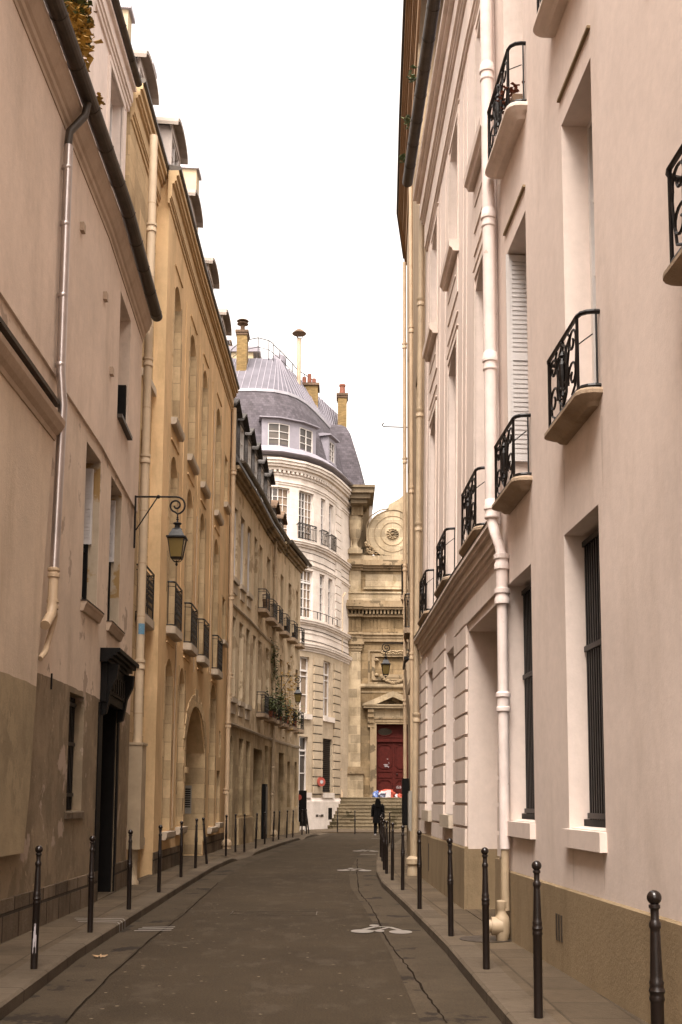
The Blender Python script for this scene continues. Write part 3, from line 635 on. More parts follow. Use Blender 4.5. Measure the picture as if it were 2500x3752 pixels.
# set back upper storey behind the gutter
B0=root('upper_storey','pale pink rendered upper storey set back above the near left gutter','upper storey',(-4,8,10))
mb=MB(); FL0.wall(mb,-12,16.1,10,15.1,[(5.2,6.45,11.2,14.35,0,.25),(9.9,11.15,11.2,14.35,0,.25),(14.5,15.65,11.9,14.45,0,.25)]); FL0.body(mb,-12,16.1,15.1,4,10); mb.build('wall','pink_stucco',B0)
for a in (5.2,9.9,14.5): 
    wd=1.25 if a<14 else 1.15; z0,z1=(11.2,14.35) if a<14 else (11.9,14.45)
    window(FL0,B0,a,a+wd,z0,z1,.25,2,4)
    mb=MB(); FL0.box(mb,a-.14,a,z0-.1,z1,-.01,.035); FL0.box(mb,a+wd,a+wd+.14,z0-.1,z1,-.01,.035); FL0.box(mb,a-.14,a+wd+.14,z1,z1+.12,-.01,.045); FL0.box(mb,a-.2,a+wd+.2,z0-.22,z0-.1,-.01,.12); mb.build('window_surround','pink_trim',B0)
mb=MB(); FL0.prof(mb,-12,16.15,mprof(14.66,[(.10,.04),(.08,.07),(.22,.10),(.08,.16)])); mb.build('cornice','pink_trim',B0)
gutter(FL0,B0,-12,16.12,15.22,.20,.075); [(lambda mb:(FL0.box(mb,a_,b_,10,14.66,-.01,.05),mb.build('pilaster_strip','pink_trim',B0)))(MB()) for a_,b_ in ((12.6,13.1),(8.5,8.9))]
mb=MB(); mb.poly([FL0.P(-12,15.24,.2),FL0.P(16.1,15.24,.2),FL0.P(16.1,16.2,-2.5),FL0.P(-12,16.2,-2.5)]); mb.build('roof','zinc',B0)
def foliage(name,pts,n,size,mat,mat2=None,par=None,stems=True):
    mb=MB()
    for i in range(n):
        c=random.choice(pts); p=Vector((c[0]+random.gauss(0,c[3]),c[1]+random.gauss(0,c[4]),c[2]+random.gauss(0,c[5])))
        a=random.uniform(0,6.28); b=random.uniform(-.9,.5); s=size*random.uniform(.6,1.4)
        f=Vector((math.cos(a)*math.cos(b),math.sin(a)*math.cos(b),math.sin(b))); sd=f.cross(Vector((0,0,1))).normalized(); up=sd.cross(f)
        mb.poly([p-f*s*.5,p-f*s*.1+sd*s*.42+up*s*.12,p+f*s*.15+sd*s*.3,p+f*s*.65,p+f*s*.15-sd*s*.3,p-f*s*.1-sd*s*.42+up*s*.12])
    return mb.build(name,mat,par)
pts=[]
for x_,y_ in ((262,-40),(275,0),(290,20),(268,40),(282,70),(270,90),(290,60),(276,120),(280,150),(284,185)):
    X_v,Z_v=onY(x_,y_,13.2); pts.append((X_v,13.2,Z_v,.06,.16,.10))
iv=root('climbing_ivy','golden green climbing vine hanging behind the dark gutter at the top left','vine',(pts[0][0],13.2,11))
foliage('leaves',pts,900,.10,'leaf_gold',par=iv); foliage('leaves',pts[:7],500,.09,'leaf_green',par=iv)
mb=MB(); mb.tube([(p_[0],p_[1]+.05,p_[2]) for p_ in pts[::-1]],.012,5); mb.build('stem','tile_brown',iv)
X_v,Z_v=onY(357,372,14.2); ob=foliage('gutter_leaves',[(X_v,14.2,Z_v,.04,.05,.05)],30,.07,'leaf_gold'); tag(ob,'small tuft of orange leaves caught on the dark gutter above the zinc pipe','leaves')
# ================================================================== LEFT 2: ochre building
B=root('ochre_building','tall ochre building with arched windows, arched portal and iron balconies on the left','building',(-4.2,28,0))
mb=MB(); opsA=[(1.95,3.1,.87,4.2,0,.3),(1.95,3.1,5.3,9.1,0,.3),(1.95,3.1,10.35,13.6,0,.3)]
FL2a.wall(mb,0,3.16,0,15.3,opsA); FL2a.body(mb,0,3.16,15.3,5); mb.build('wall','ochre_stone',B)
for a,b,c,e,_,dp in opsA:
    window(FL2a,B,a,b,c,e,dp,2,4,'white_paint')
    mb=MB(); FL2a.box(mb,a-.1,b,c-.16,c,-.25,.10); mb.build('window_sill','stone_sill',B)
cols=[(2.05,3.1),(4.75,5.85),(7.2,8.15),(10.2,11.3),(12.55,13.4)]
ops=[]
for i,(a,b) in enumerate(cols[:4]):
    ops.append((a,b,10.12,13.42,.32,.3))
    ops.append((a,b,5.4,9.38,.34,.3))
ops+=[(2.0,3.05,.95,4.75,.34,.3),(4.1,5.05,1.0,4.78,.34,.3),(5.35,8.9,.1,4.05,1.15,1.0),(10.0,11.3,.85,5.0,.36,.3)]
ops+=[(12.55,13.35,11.0,12.6,0,.3),(12.55,13.35,6.6,8.0,0,.3),(11.9,12.7,.95,2.52,0,.3),(12.3,12.75,2.9,3.75,0,.25)]
mb=MB(); FL2.wall(mb,.95,14.12,0,15.3,ops); FL2.body(mb,.95,14.12,15.3,5); mb.build('wall','ochre',B)
for o in ops:
    a,b,c,e=o[:4]; dp=o[5]
    if dp>=.9:
        D=MB(); FL2.box(D,a,b,c,e,-1.02,-.9); D=D.build('door','black_wood',B)
        m2=MB(); m2.lathe([(.04,0),(.04,.03)],FL2.P(7.0,1.2,-.88),10); m2.build('handle','iron',D); continue
    window(FL2,B,a,b,c,e-(.0),dp,2,3 if e-c<2 else 4,'white_paint')
    # stone jamb lining on the far side and quoins of uneven length
    m2=MB(); FL2.box(m2,b-.008,b-.001,c+.01,e-(o[4] if o[4] else .01),-dp+.08,-.002)
    z=c; k=0
    while z<e-.3:
        hh=min(random.choice((.75,.9,1.2,1.4)),e-z); w=(.10,.22)[k%2]
        FL2.box(m2,b,b+w,z+.004,z+hh-.004,-.01,.008); FL2.box(m2,a-w,a,z+.004,z+hh-.004,-.01,.008); z+=hh; k+=1
    m2.build('window_surround','ochre_stone',B)
    if c>9 or c<2.:
        m3=MB(); FL2.prof(m3,a-.12,b+.12,[(-.25,c-.17),(.10,c-.17),(.13,c-.12),(.14,c-.01),(-.25,c+.004)]); m3.build('window_sill','stone_sill',B)
    elif c>6:
        m3=MB(); FL2.prof(m3,a-.1,b+.1,[(-.25,c-.13),(.12,c-.13),(.13,c-.01),(-.25,c+.004)]); m3.build('window_sill','stone_sill',B)
for i,(a,b) in enumerate(cols[:4]): balcony(FL2,B,a-.12,b+.12,5.40,.20,.98,'bars',.16,'stone_sill')
balcony(FL2a,B,1.85,3.1,5.3,.20,.98,'bars',.16,'stone_sill')
threshold(FL2,B,5.35,8.9,.95,.10)
mb=MB()  # portal voussoirs with stepped heads
cu,rw=7.125,1.775
for k in range(-5,6):
    a=90-k*15; ca,sa=math.cos(R(a)),math.sin(R(a)); r0=1.0; r1=1.2+(.12 if k==0 else 0)
    ps=[]
    for rr,aa in ((r0,a-7.2),(r1,a-6.4),(r1,a+6.4),(r0,a+7.2)): ps.append((cu+rw*rr*math.cos(R(aa)),2.9+1.15*rr*math.sin(R(aa))*(1.0 if rr==1 else 1.06)))
    for d in (.03,): mb.poly([FL2.P(u,z,d) for u,z in ps],[(u,z) for u,z in ps])
    for (p,q) in zip(ps,ps[1:]+ps[:1]): mb.poly([FL2.P(p[0],p[1],-.01),FL2.P(q[0],q[1],-.01),FL2.P(q[0],q[1],.03),FL2.P(p[0],p[1],.03)],[p,q,(q[0],q[1]+.03),(p[0],p[1]+.03)])
z=.5
k=0
while z<2.85:
    w=.28 if k%2 else .18; FL2.box(mb,5.35-w,5.35,z+.005,z+.385,-.01,.03); FL2.box(mb,8.9,8.9+w,z+.005,z+.385,-.01,.03); z+=.39; k+=1
FL2.box(mb,5.2,5.5,2.28,2.42,-.05,.08); FL2.box(mb,8.89,8.898,.15,2.9,-.98,-.01); 
mb.build('portal_surround','ochre_stone',B)
for a,b,h in ((.95,5.2,.56),(9.1,14.0,.6)):
    mb=MB(); FL2.box(mb,a,b,.05,h,-.01,.03); mb.build('plinth','plinth_rough',B)
cp=mprof(14.55,[(.10,.03),(.05,.06),(.30,.08),(.06,.13),(.12,.17),(.12,.22)])
for F_,a,b in ((FL2a,-.02,3.4),(FL2,.8,14.15)):
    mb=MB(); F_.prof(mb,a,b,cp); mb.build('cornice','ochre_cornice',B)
    mb=MB(); F_.prof(mb,a,b,[(-.1,15.30),(.24,15.30),(.27,15.33),(.27,15.39),(-.1,15.45)]); mb.build('cornice_flashing','gutter_dark',B)
# thin stone framing strips and little hood marks between storeys
mb=MB()
for a,b in cols[:4]:
    for z in (9.62,13.7,5.05):
        FL2.box(mb,a-.05,b+.05,z,z+.04,-.01,.03)
for u in (3.9,6.5,9.2): FL2.box(mb,u,u+.05,5.2,13.7,-.01,.015)
mb.build('wall_molding','ochre',B)
# mansard roof with zinc, dormers and party walls
mb=MB()
for F_,a,b in ((FL2a,0,3.2),(FL2,.9,14.1)): F_.prof(mb,a,b,[(.05,15.4),(-.9,17.3),(-2.4,18.2),(-2.4,15.4)])
mb.build('roof','zinc',B)
def dormer(F,par,u,w,z,h,d,mat='zinc',hood='round',roof='zinc',back=1.6,glass=True):
    mb=MB(); t=.09
    F.box(mb,u-w/2-t,u-w/2,z,z+h,d-back,d); F.box(mb,u+w/2,u+w/2+t,z,z+h,d-back,d); F.box(mb,u-w/2,u+w/2,z-.1,z,d-back,d+.04); F.box(mb,u-w/2,u+w/2,z+h-.12,z+h,d-back,d)
    o=mb.build('dormer',mat,par)
    r=MB(); n=8; W=w/2+t+.14
    if hood=='round': pf=[(u+W*math.cos(math.pi*k/n),z+h+.30*math.sin(math.pi*k/n)) for k in range(n+1)]
    elif hood=='gable': pf=[(u+W,z+h-.02),(u,z+h+.38),(u-W,z+h-.02)]
    else: pf=[(u+W,z+h+.02),(u-W,z+h+.02)]
    lo=[(uu,zz-.08) for uu,zz in pf][::-1]; 
    if hood=='flat': lo=[(u-W,z+h-.10),(u+W,z+h-.10)]
    ring=pf+lo
    for i in range(len(ring)):
        a=ring[i]; b=ring[(i+1)%len(ring)]
        r.poly([F.P(a[0],a[1],d+.16),F.P(b[0],b[1],d+.16),F.P(b[0],b[1]+.1,d-back),F.P(a[0],a[1]+.1,d-back)])
    for i in range(len(pf)-1):
        r.poly([F.P(*q,d+.16) for q in (pf[i],pf[i+1],(pf[i+1][0],pf[i+1][1]-.08),(pf[i][0],pf[i][1]-.08))])
        r.poly([F.P(pf[i][0],pf[i][1]-.06,d-.02),F.P(pf[i+1][0],pf[i+1][1]-.06,d-.02),F.P(pf[i+1][0],z+h-.12,d-.02),F.P(pf[i][0],z+h-.12,d-.02)])
    r.build('dormer_roof',roof,o)
    window(F,o,u-w/2,u+w/2,z,z+h-.12,.1,2,3,'white_paint',.05,.025,d=d,name='dormer_window')
    return o
for u in (.9,): dormer(FL2a,B,u+1.,1.15,15.5,1.2,-.10,'dormer_paint','round','dormer_hood')
for u in (2.0,5.0,8.6,12.0): dormer(FL2,B,u,1.15,15.5,1.2,-.04,'dormer_paint','round','dormer_hood')
for F_,u,h,w in ((FL2a,0.05,17.0,.35),(FL2a,2.6,17.6,.4),(FL2,6.0,18.5,.5),(FL2,13.6,16.9,.3)):
    mb=MB(); F_.box(mb,u,u+w,15.2,h,-2.0,-.12); o=mb.build('party_wall','party_cream',B); mb=MB(); F_.prof(mb,u-.06,u+w+.06,[(-2.1,h),(-.06,h-.12),(-.06,h-.04),(-2.1,h+.1)]); mb.build('wall_cap','zinc_white',o)
mb=MB(); FL2.box(mb,6.5,6.62,15.4,18.4,-.6,-.14); mb.build('zinc_flashing','zinc_white',B)
for u in (3.2,9.0,11.8): 
    mb=MB(); mb.tube([FL2.P(u,15.4,.05),FL2.P(u,16.4,-.1),FL2.P(u+.1,16.55,-.5)],.07,8); mb.build('roof_pipe','zinc_white',B,True)
# ochre drain pipes
o=pipe(FL2a,B,.45,.37,2.55,14.5,.078,'pipe_pale',coll=(12.6,9.9,8.0,4.1),n=14)
for z in (13.1,11.6,10.6,9.0,7.0,6.0,5.0,3.2):
    c=MB(); c.lathe([(.08,-.012),(.082,0),(.08,.012)],FL2a.P(.45,z,.37),12); c.build('pipe_clamp','pipe_cream',o)
mb=MB(); FL2a.box(mb,.22,.66,.75,2.62,-.01,.50); FL2a.box(mb,.20,.68,2.62,2.66,-.01,.52); mb.build('pipe_casing','pipe_tan',B)
mb=MB(); mb.lathe([(.12,0),(.12,.05),(.09,.1),(.08,.4),(.09,.42),(.09,.9)],FL2a.P(.45,.12,.34),12); mb.build('pipe_foot','pipe_tan',B,True)
o=pipe(FL2,B,0,0,0,0,.075,'pipe_cream',path=[(13.98,14.6,.12),(13.96,9.0,.12),(13.9,6.0,.12),(13.7,4.4,.12),(13.55,3.2,.14),(13.35,1.2,.16),(13.2,.35,.18)],n=12)
for u,z in ((13.97,12.4),(13.95,8.2),(13.88,5.6),(13.8,4.95),(13.65,4.0),(13.4,1.9)):
    c=MB(); c.lathe([(.078,-.09),(.1,-.08),(.1,-.02),(.085,0),(.085,.03),(.105,.04),(.105,.09),(.08,.1)],FL2.P(u,z,.13),12); c.build('pipe_collar','pipe_cream',o,True)
mb=MB(); p=FL2.P(13.15,.12,.2); mb.lathe([(.14,0),(.13,.08),(.16,.1),(.16,.2),(.12,.26),(.08,.3)],p,12); mb.build('pipe_foot','pipe_cream',B,True)
pipe(FL2,B,13.75,.1,.35,1.9,.04,'zinc_white')
# thin cable conduits
for u,z0,z1 in ((3.35,1.0,6.6),(6.45,4.9,9.0),(9.55,5.2,13.0)): mb=MB(); mb.tube([FL2.P(u,z0,.02),FL2.P(u+.04,z1,.02)],.018,5); mb.build('conduit','pipe_cream',B)
tag((lambda m: (FL2.box(m,8.885,8.888,1.25,2.02,-.72,-.32) or m))(MB()).build('intercom_panel','panel_metal'),'silver intercom panel with rows of buttons inside the arched portal','intercom panel')
ip=[o for o in COL.objects if o.name=='intercom_panel'][0]; ORG[ip.name]=(0,0,0)
mb=MB()
for i in range(2):
    for k in range(9): FL2.box(mb,8.878,8.886,1.42+k*.06,1.455+k*.06,-.70+i*.19,-.54+i*.19)
mb.build('buttons','iron',ip)
st=MB(); p=FL2a.P(.45,4.78,.37); n=8
for k in range(n):
    a0=-1.9+k*.2; a1=a0+.2; st.poly([(p[0]+.083*math.cos(a0),p[1]+.083*math.sin(a0),4.66),(p[0]+.083*math.cos(a1),p[1]+.083*math.sin(a1),4.66),(p[0]+.083*math.cos(a1),p[1]+.083*math.sin(a1),4.86),(p[0]+.083*math.cos(a0),p[1]+.083*math.sin(a0),4.86)])
tag(st.build('blue_sticker','sticker_blue'),'small blue sticker on the ochre drainpipe','sticker')
# ================================================================== LEFT 3: brown stone house
B=root('stone_house','weathered brown stone house with dark slate mansard and planted balconies, farther left','house',(-4,45,0))
topw=[(.55,1.38),(2.05,2.85),(3.45,4.25),(5.1,5.85),(6.45,7.35),(8.65,9.5),(10.2,11.04),(12.3,13.1),(14.3,15.05),(16.3,16.9)]
ops=[]
for a,b in topw:
    ops.append((a,b,9.05 if a<5 else 8.95,11.5,0,.3)); ops.append((a,b,5.0,7.75,0,.3))
g_=[(.6,1.2,.1,3.75,.5,.3),(2.35,3.25,1.1,3.74,0,.3),(3.75,5.05,1.1,3.73,0,.3),(5.35,8.2,.1,3.56,0,.8),(8.3,9.7,1.2,3.8,0,.3),(10.0,11.0,1.2,3.8,0,.3),(12.45,13.9,.1,3.68,0,.5),(14.4,15.4,1.3,3.36,0,.3),(16.3,16.96,1.3,3.4,0,.3)]
g_=[(.6,1.2,.1,3.75,.5,.3),(2.35,3.2,1.1,3.74,0,.3),(3.75,4.75,1.1,3.73,0,.3),(5.6,7.9,.1,3.56,0,.8),(8.65,9.5,1.2,3.8,0,.3),(10.1,10.9,1.2,3.8,0,.3),(12.3,13.6,.1,3.68,0,.5),(14.5,15.2,1.3,3.36,0,.3),(16.3,16.9,1.3,3.4,0,.3)]
mb=MB(); FL3.wall(mb,0,17.45,4.2,12.9,ops); mb.build('upper_wall','l3_plaster',B)
mb=MB(); FL3.wall(mb,0,17.45,0,4.2,g_); FL3.body(mb,0,17.45,12.9,5); mb.build('wall','l3_wall',B)
for o in ops+g_:
    a,b,c,e=o[:4]
    if c<.5:
        D=MB(); FL3.box(D,a,b,c,e,-o[5]-.05,-o[5]+.03); D=D.build('door','black_wood',B); m2=MB(); m2.lathe([(.03,0),(.03,.03)],FL3.P((a+b)/2+.2,1.2,-o[5]+.04),8); m2.build('handle','iron',D); continue
    window(FL3,B,a,b,c,e,.3,2,3,'white_paint')
threshold(FL3,B,5.6,7.9,.75,.1); threshold(FL3,B,12.3,13.6,.45,.1); threshold(FL3,B,.6,1.2,.28,.1)
for a,b in topw[:3]:
    for z in (9.05,5.0):
        m3=MB(); FL3.box(m3,a-.1,b+.1,z-.16,z,-.2,.10); FL3.box(m3,a,b,z-.52,z-.2,-.01,.04); m3.build('window_sill','stone_sill',B)
    louver(FL3,B,b-.05,b-.01,9.1,11.4,-.28,-.06)
for i,(a,b) in enumerate(topw[4:],4):
    s='bars'
    balcony(FL3,B,a-.3,b+.12,8.92,.34,.75,s,.14,'balcony_stone'); balcony(FL3,B,a-.3,b+.12,4.9,.34,.8,s,.14,'balcony_stone')
mb=MB(); FL3.prof(mb,0,17.45,mprof(4.06,[(.05,.05),(.05,.08)])); FL3.prof(mb,0,11.9,mprof(8.06,[(.04,.04),(.04,.06)])); mb.build('string_course','stone_sill',B)
mb=MB(); FL3.prof(mb,0,12.0,mprof(12.35,[(.1,.08),(.12,.18),(.12,.30)])); FL3.prof(mb,12.0,17.5,mprof(12.55,[(.1,.08),(.12,.2),(.1,.32)])); mb.build('cornice','church_trim',B)
gutter(FL3,B,0,12.1,12.86,.40,.10,step=1.2); gutter(FL3,B,12.2,17.75,13.0,.42,.10,step=1.2)
mb=MB(); FL3.prof(mb,0,12.0,[(.25,12.8),(-1.0,15.5),(-2.8,16.3),(-2.8,12.8)]); mb.build('roof','slate_dark',B)
mb=MB(); FL3.prof(mb,12.0,17.7,[(.35,12.95),(-2.6,14.9),(-2.6,12.95)]); mb.build('tiled_roof','tile_brown',B)
for u in (.8,2.3,3.9,5.6,7.4,9.2): dormer(FL3,B,u,.85,13.15,1.75,-.05,'slate_dark','gable','slate_dark')
for u in (11.1,13.0): dormer(FL3,B,u,.75,13.1,1.0,-.1,'slate_dark','gable','tile_brown',1.2)
pipe(FL3,B,10.15,.10,.4,12.5,.065,'pipe_tan',coll=(11.0,8.9,5.9,3.0,1.9))
mb=MB(); p=FL3.P(10.15,.12,.16); mb.lathe([(.14,0),(.13,.08),(.16,.1),(.16,.2),(.1,.3)],p,10); mb.build('pipe_foot','pipe_tan',B,True)
for a,b,h,dd in ((2.0,5.3,1.02,.10),(15.6,17.45,.6,.06),(8.4,11.8,.9,.04)):
    mb=MB(); FL3.box(mb,a,b,.05,h,-.01,dd); mb.build('plinth','l3_wall',B)
rt=root('cabinet','tall black metal cabinet against the brown stone house','cabinet',FL3.P(8.2,.12,.1)); mb=MB(); FL3.box(mb,7.9,8.5,.12,2.25,.02,.16); mb.build('body','black_wood',rt); mb=MB(); FL3.box(mb,7.93,8.47,.3,2.15,.16,.175); mb.build('door','iron',rt)
# pots and plants on the lower balconies
def pot(p,r,h,label,mat='terracotta',plant=None,n=160,spread=.25,up=.35,leaf='leaf_green',grp='pots and plants on the stone house balconies'):
    rt=root('potted_plant',label,'potted plant',p,grp); mb=MB(); mb.lathe([(r*.75,0),(r,h*.85),(r*1.08,h*.86),(r*1.08,h),(r*.9,h),(r*.85,h*.9),(.01,h*.9)],p,12); mb.build('pot',mat,rt,True)
    if plant!=0:
        foliage('leaves',[(p[0]+random.gauss(0,spread*.5),p[1]+random.gauss(0,spread*.6),p[2]+h+up*random.random(),spread*.45,spread*.6,up*.35) for _ in range(7)],n,.10,leaf,par=rt)
        mb=MB(); 
        for k in range(4): mb.tube([(p[0],p[1],p[2]+h*.9),(p[0]+random.gauss(0,spread*.5),p[1]+random.gauss(0,spread*.5),p[2]+h+up*.8)],.008,4)
        mb.build('stem','tile_brown',rt)
pot(FL3.P(8.3,4.92,.26),.11,.22,'terracotta pot with dark leaves at the left end of the lower balconies')
pot(FL3.P(9.0,4.92,.26),.12,.24,'bushy green plant in a pot on the lower balcony left of the pipe',spread=.32,n=320,up=.55)
pot(FL3.P(10.6,4.92,.28),.13,.24,'dense dark green plant trailing by the pipe on the lower balcony',spread=.34,n=420,up=.65)
pot(FL3.P(12.6,4.92,.28),.13,.28,'tall golden leaved plant on the lower balcony right of the pipe',spread=.34,n=420,up=1.5,leaf='leaf_gold')
pot(FL3.P(14.6,4.92,.28),.12,.26,'terracotta pot with thin green plant on the farther lower balcony',spread=.25,n=150,up=.6)
pot(FL3.P(6.6,8.94,.26),.13,.4,'brown wooden tub on the first upper balcony','tile_brown',0)
pot(FL3.P(12.5,8.94,.26),.12,.26,'dark pot on the upper balcony right of the pipe','gutter_dark',0)
pot(FL3.P(14.5,8.94,.26),.12,.26,'dark pot on the farthest upper balcony','gutter_dark',0)
vr=root('hanging_vine','dark green vine hanging on the cream pipe above the lantern','vine',FL3.P(10.1,6,.2)); foliage('leaves',[(*FL3.P(9.85+.06*k,7.9-.2*k,.14),.10,.14,.16) for k in range(10)],420,.09,'leaf_green',par=vr); mb=MB(); mb.tube([FL3.P(10.3,5.1,.2),FL3.P(10.2,6.5,.14),FL3.P(9.95,8.0,.12)],.012,5); mb.build('stem','tile_brown',vr)
# black notice board at the corner
rt=root('notice_board','tall black notice board with a round red sign at the far left corner','notice board',(-1.86,56.2,.1)); mb=MB(); x,z=onY(1118,2900,56.2); mb.box(-2.05,-1.66,56.15,56.25,.35,2.1); mb.build('panel','black_wood',rt); mb=MB(); mb.box(-2.02,-1.97,56.18,56.23,.05,.35); mb.box(-1.74,-1.69,56.18,56.23,.05,.35); mb.build('post','white_paint',rt); mb=MB(); mb.lathe([(.14,0),(.14,.012),(.01,.014)],(0,0,0),20); mb.v=[(-2.04+v[0],56.13-v[2],1.76+v[1]) for v in mb.v]; mb.build('red_sign','red_sign',rt)
# ================================================================== RIGHT 1: pink stucco building
B=root('stucco_building','smooth pink beige stucco building on the near right with black barred ground floor windows','building',(2.5,6,0))
gw=[(4.6,5.72,1.40,4.08,0,.32),(7.08,8.3,1.42,4.10,0,.32)]
ops=list(gw)
for a,b in ((-3.8,-2.8),(-1.3,-.3),(1.32,2.32),(4.53,5.53),(7.08,8.1)):
    ops+= [(a,b,4.99,8.0,0,.32),(a,b,9.12,12.1,0,.32),(a,b,13.0,14.9,0,.32)]
mb=MB(); FR1.wall(mb,-12,8.80,0,15.3,ops); FR1.body(mb,-12,8.80,15.3,6); mb.build('wall','pink_stucco',B)
for o in ops:
    w=window(FR1,B,o[0],o[1],o[2],o[3],.32,2,4,'white_paint' if o[2]>4.5 else 'black_wood')
for i,o in enumerate(gw):
    a,b,c,e=o[:4]
    bars(FR1,B,a+.02,b-.02,c+.09,e-.06,-.19,.075,.02,(c+.12,c+1.62,e-.09))
    mb=MB(); FR1.box(mb,a,b-.01,c+.03,c+.09,-.3,-.13); FR1.box(mb,a+.02,b-.02,c+.1,e-.07,-.27,-.235); mb.build('window_frame','black_wood',B)
    mb=MB(); FR1.box(mb,a-.03,b+.05,c-.155,c+.004,-.3,.06); FR1.prof(mb,a-.0,b,[(-.30,c),(-.02,c+.004),(-.02,c+.012),(-.3,c+.05)]); mb.build('window_sill','pink_stucco',B)
for a,b in ((-1.3,-.3),(1.32,2.32),(4.53,5.53),(7.08,8.1)):
    mb=MB(); FR1.box(mb,a-.02,b+.04,8.26,8.285,-.01,.03); mb.build('window_molding','tan_plinth',B)
mb=MB(); FR1.box(mb,-12,8.62,.05,.86,-.01,.022); FR1.prof(mb,-12,8.62,[(-.01,.86),(.022,.86),(-.01,.885)]); mb.build('plinth','tan_plinth',B)
for a in (-1.3,1.32,4.53,7.08): balcony(FR1,B,a-.12,a+1.14,5.01,.19,.66,'scroll',.09)
for a in (1.32,4.53,7.08):
    o=balcony(FR1,B,a-.16,a+1.28,9.16,.20,.70,'scroll',.10,'pink_trim')
louver(FR1,B,8.045,8.085,5.5,7.98,-.29,-.02)
mb=MB(); FR1.box(mb,8.03,8.045,5.45,7.98,-.02,.02); mb.build('shutter_edge','white_paint',B)
mb=MB(); FR1.prof(mb,-12,8.80,mprof(14.6,[(.1,.08),(.12,.18),(.12,.3)])); mb.build('cornice','pink_trim',B)
mb=MB(); FR1.box(mb,3.0,3.035,7.55,9.2,-.01,.012); FR1.box(mb,2.99,3.045,7.5,7.56,-.01,.03); mb.build('drip_strip','pink_trim',B)
# small vent grille
mb=MB()
for k in range(3): FR1.box(mb,5.95+k*.09,6.0+k*.09,.38,.62,.021,.027)
mb.build('vent','gutter_dark',B)
for a,u0 in ((7.08,0),(1.95,0)):
    pass
q=FR1.P(7.2,9.25,.1); rt=root('flower_pot','orange flowers in a box on the top right balcony','flower box',q); mb=MB(); FR1.box(mb,7.0,7.5,9.17,9.3,.03,.14); mb.build('box','tile_brown',rt); foliage('leaves',[(q[0],q[1]+.1*k-.1,q[2]+.12,.05,.08,.05) for k in range(4)],110,.05,'terracotta',par=rt)
for k,(u_,z_,w_,h_) in enumerate(((4.66,1.22,.05,.28),(5.6,1.22,.07,.34),(7.2,1.24,.05,.3),(8.2,1.24,.05,.26),(4.45,4.78,.06,.7),(7.0,4.8,.06,.6),(5.66,4.78,.05,.5))):
    mb=MB()
    pts_=[(u_-w_/2,z_),(u_+w_/2,z_),(u_+w_*.3,z_-h_*.6),(u_+w_*.05,z_-h_),(u_-w_*.25,z_-h_*.7)]
    mb.poly([FR1.P(a_,b_,.0025) for a_,b_ in pts_],pts_); mb.build('rain_stain','pink_stain',B)
# big pale downpipe and its elbow
o=pipe(FR1,B,0,0,0,0,.075,'pipe_pink',path=[(8.45,14.9,.14),(8.45,4.95,.14)],n=18)
for z in (10.55,7.9+.75,6.85,5.05):
    c=MB(); c.lathe([(.077,-.13),(.086,-.12),(.086,-.105),(.08,-.09),(.08,-.03),(.092,-.02),(.094,.03),(.084,.045),(.084,.09),(.077,.1)],FR1.P(8.45,z,.14),18); c.build('pipe_collar','pipe_pink',o,True)
pipe(FR1,B,0,0,0,0,.06,'pipe_pink',path=[(8.45,5.0,.14),(8.45,4.88,.14),(8.4,4.75,.12),(8.25,4.55,.09),(8.2,4.42,.08),(8.2,4.3,.08),(8.22,1.12,.08)],n=14)
o=pipe(FR1,B,8.2,.08,3.9,4.4,.068,'pipe_pink',coll=(4.35,3.95),n=14)
for z in (2.75,): 
    c=MB(); c.lathe([(.065,-.11),(.08,-.1),(.08,-.06),(.07,-.05),(.07,.05),(.085,.06),(.085,.1),(.06,.12)],FR1.P(8.21,z,.08),14); c.build('pipe_collar','pipe_pink',o,True)
pipe(FR1,B,0,0,0,0,.045,'pipe_tan',path=[(8.22,1.15,.08),(8.22,.45,.08)],n=12)
mb=MB(); p=FR1.P(8.22,.12,.12); mb.lathe([(.045,.44),(.06,.43),(.06,.36),(.05,.34),(.05,.30),(.075,.26),(.085,.2),(.085,.1),(.07,.03),(.06,0)][::-1],p,16); mb.tube([(p[0]-.12,p[1],p[2]+.16),(p[0]+.0,p[1],p[2]+.16)],[.10,.10],18); mb.tube([(p[0]-.15,p[1],p[2]+.16),(p[0]-.12,p[1],p[2]+.16)],[.07,.07],18); mb.build('pipe_foot','pipe_tan',B,True)
pipe(FR1,B,8.62,.03,4.9,14.8,.03,'pipe_pink')
# ================================================================== RIGHT 2: gateway building
B=root('gateway_building','pink beige building with square carriage gateway, rusticated ground floor and dark roof gutter','building',(2.2,18,0))
gates=[(.36,2.93,.12,4.08,0,.62)]
ops=list(gates)+[(4.5,5.72,1.42,4.12,0,.3),(7.8,8.98,1.46,4.16,0,.3)]
cc=[(1.15,2.4),(4.5,5.72),(7.8,8.98)]
for a,b in cc: ops+=[(a,b,5.2,9.2,.18,.3),(a,b,10.85,13.15,.14,.3)]
mb=MB(); FR2.wall(mb,0,10.4,0,14.9,ops); FR2.body(mb,0,10.4,14.9,6); mb.build('wall','pink_stucco',B)
threshold(FR2,B,.36,2.93,.6)
D=MB(); FR2.box(D,.36,2.93,.12,4.08,-.68,-.60); 
for k in range(2):
    for z0,z1 in ((.35,1.2),(1.35,2.9),(3.05,3.95)): FR2.box(D,.5+k*1.22,1.6+k*1.22,z0,z1,-.6,-.57)
D=D.build('gate','pipe_tan',B); m2=MB(); m2.lathe([(.04,0),(.04,.03)],FR2.P(1.7,1.2,-.56),10); m2.build('handle','iron',D)
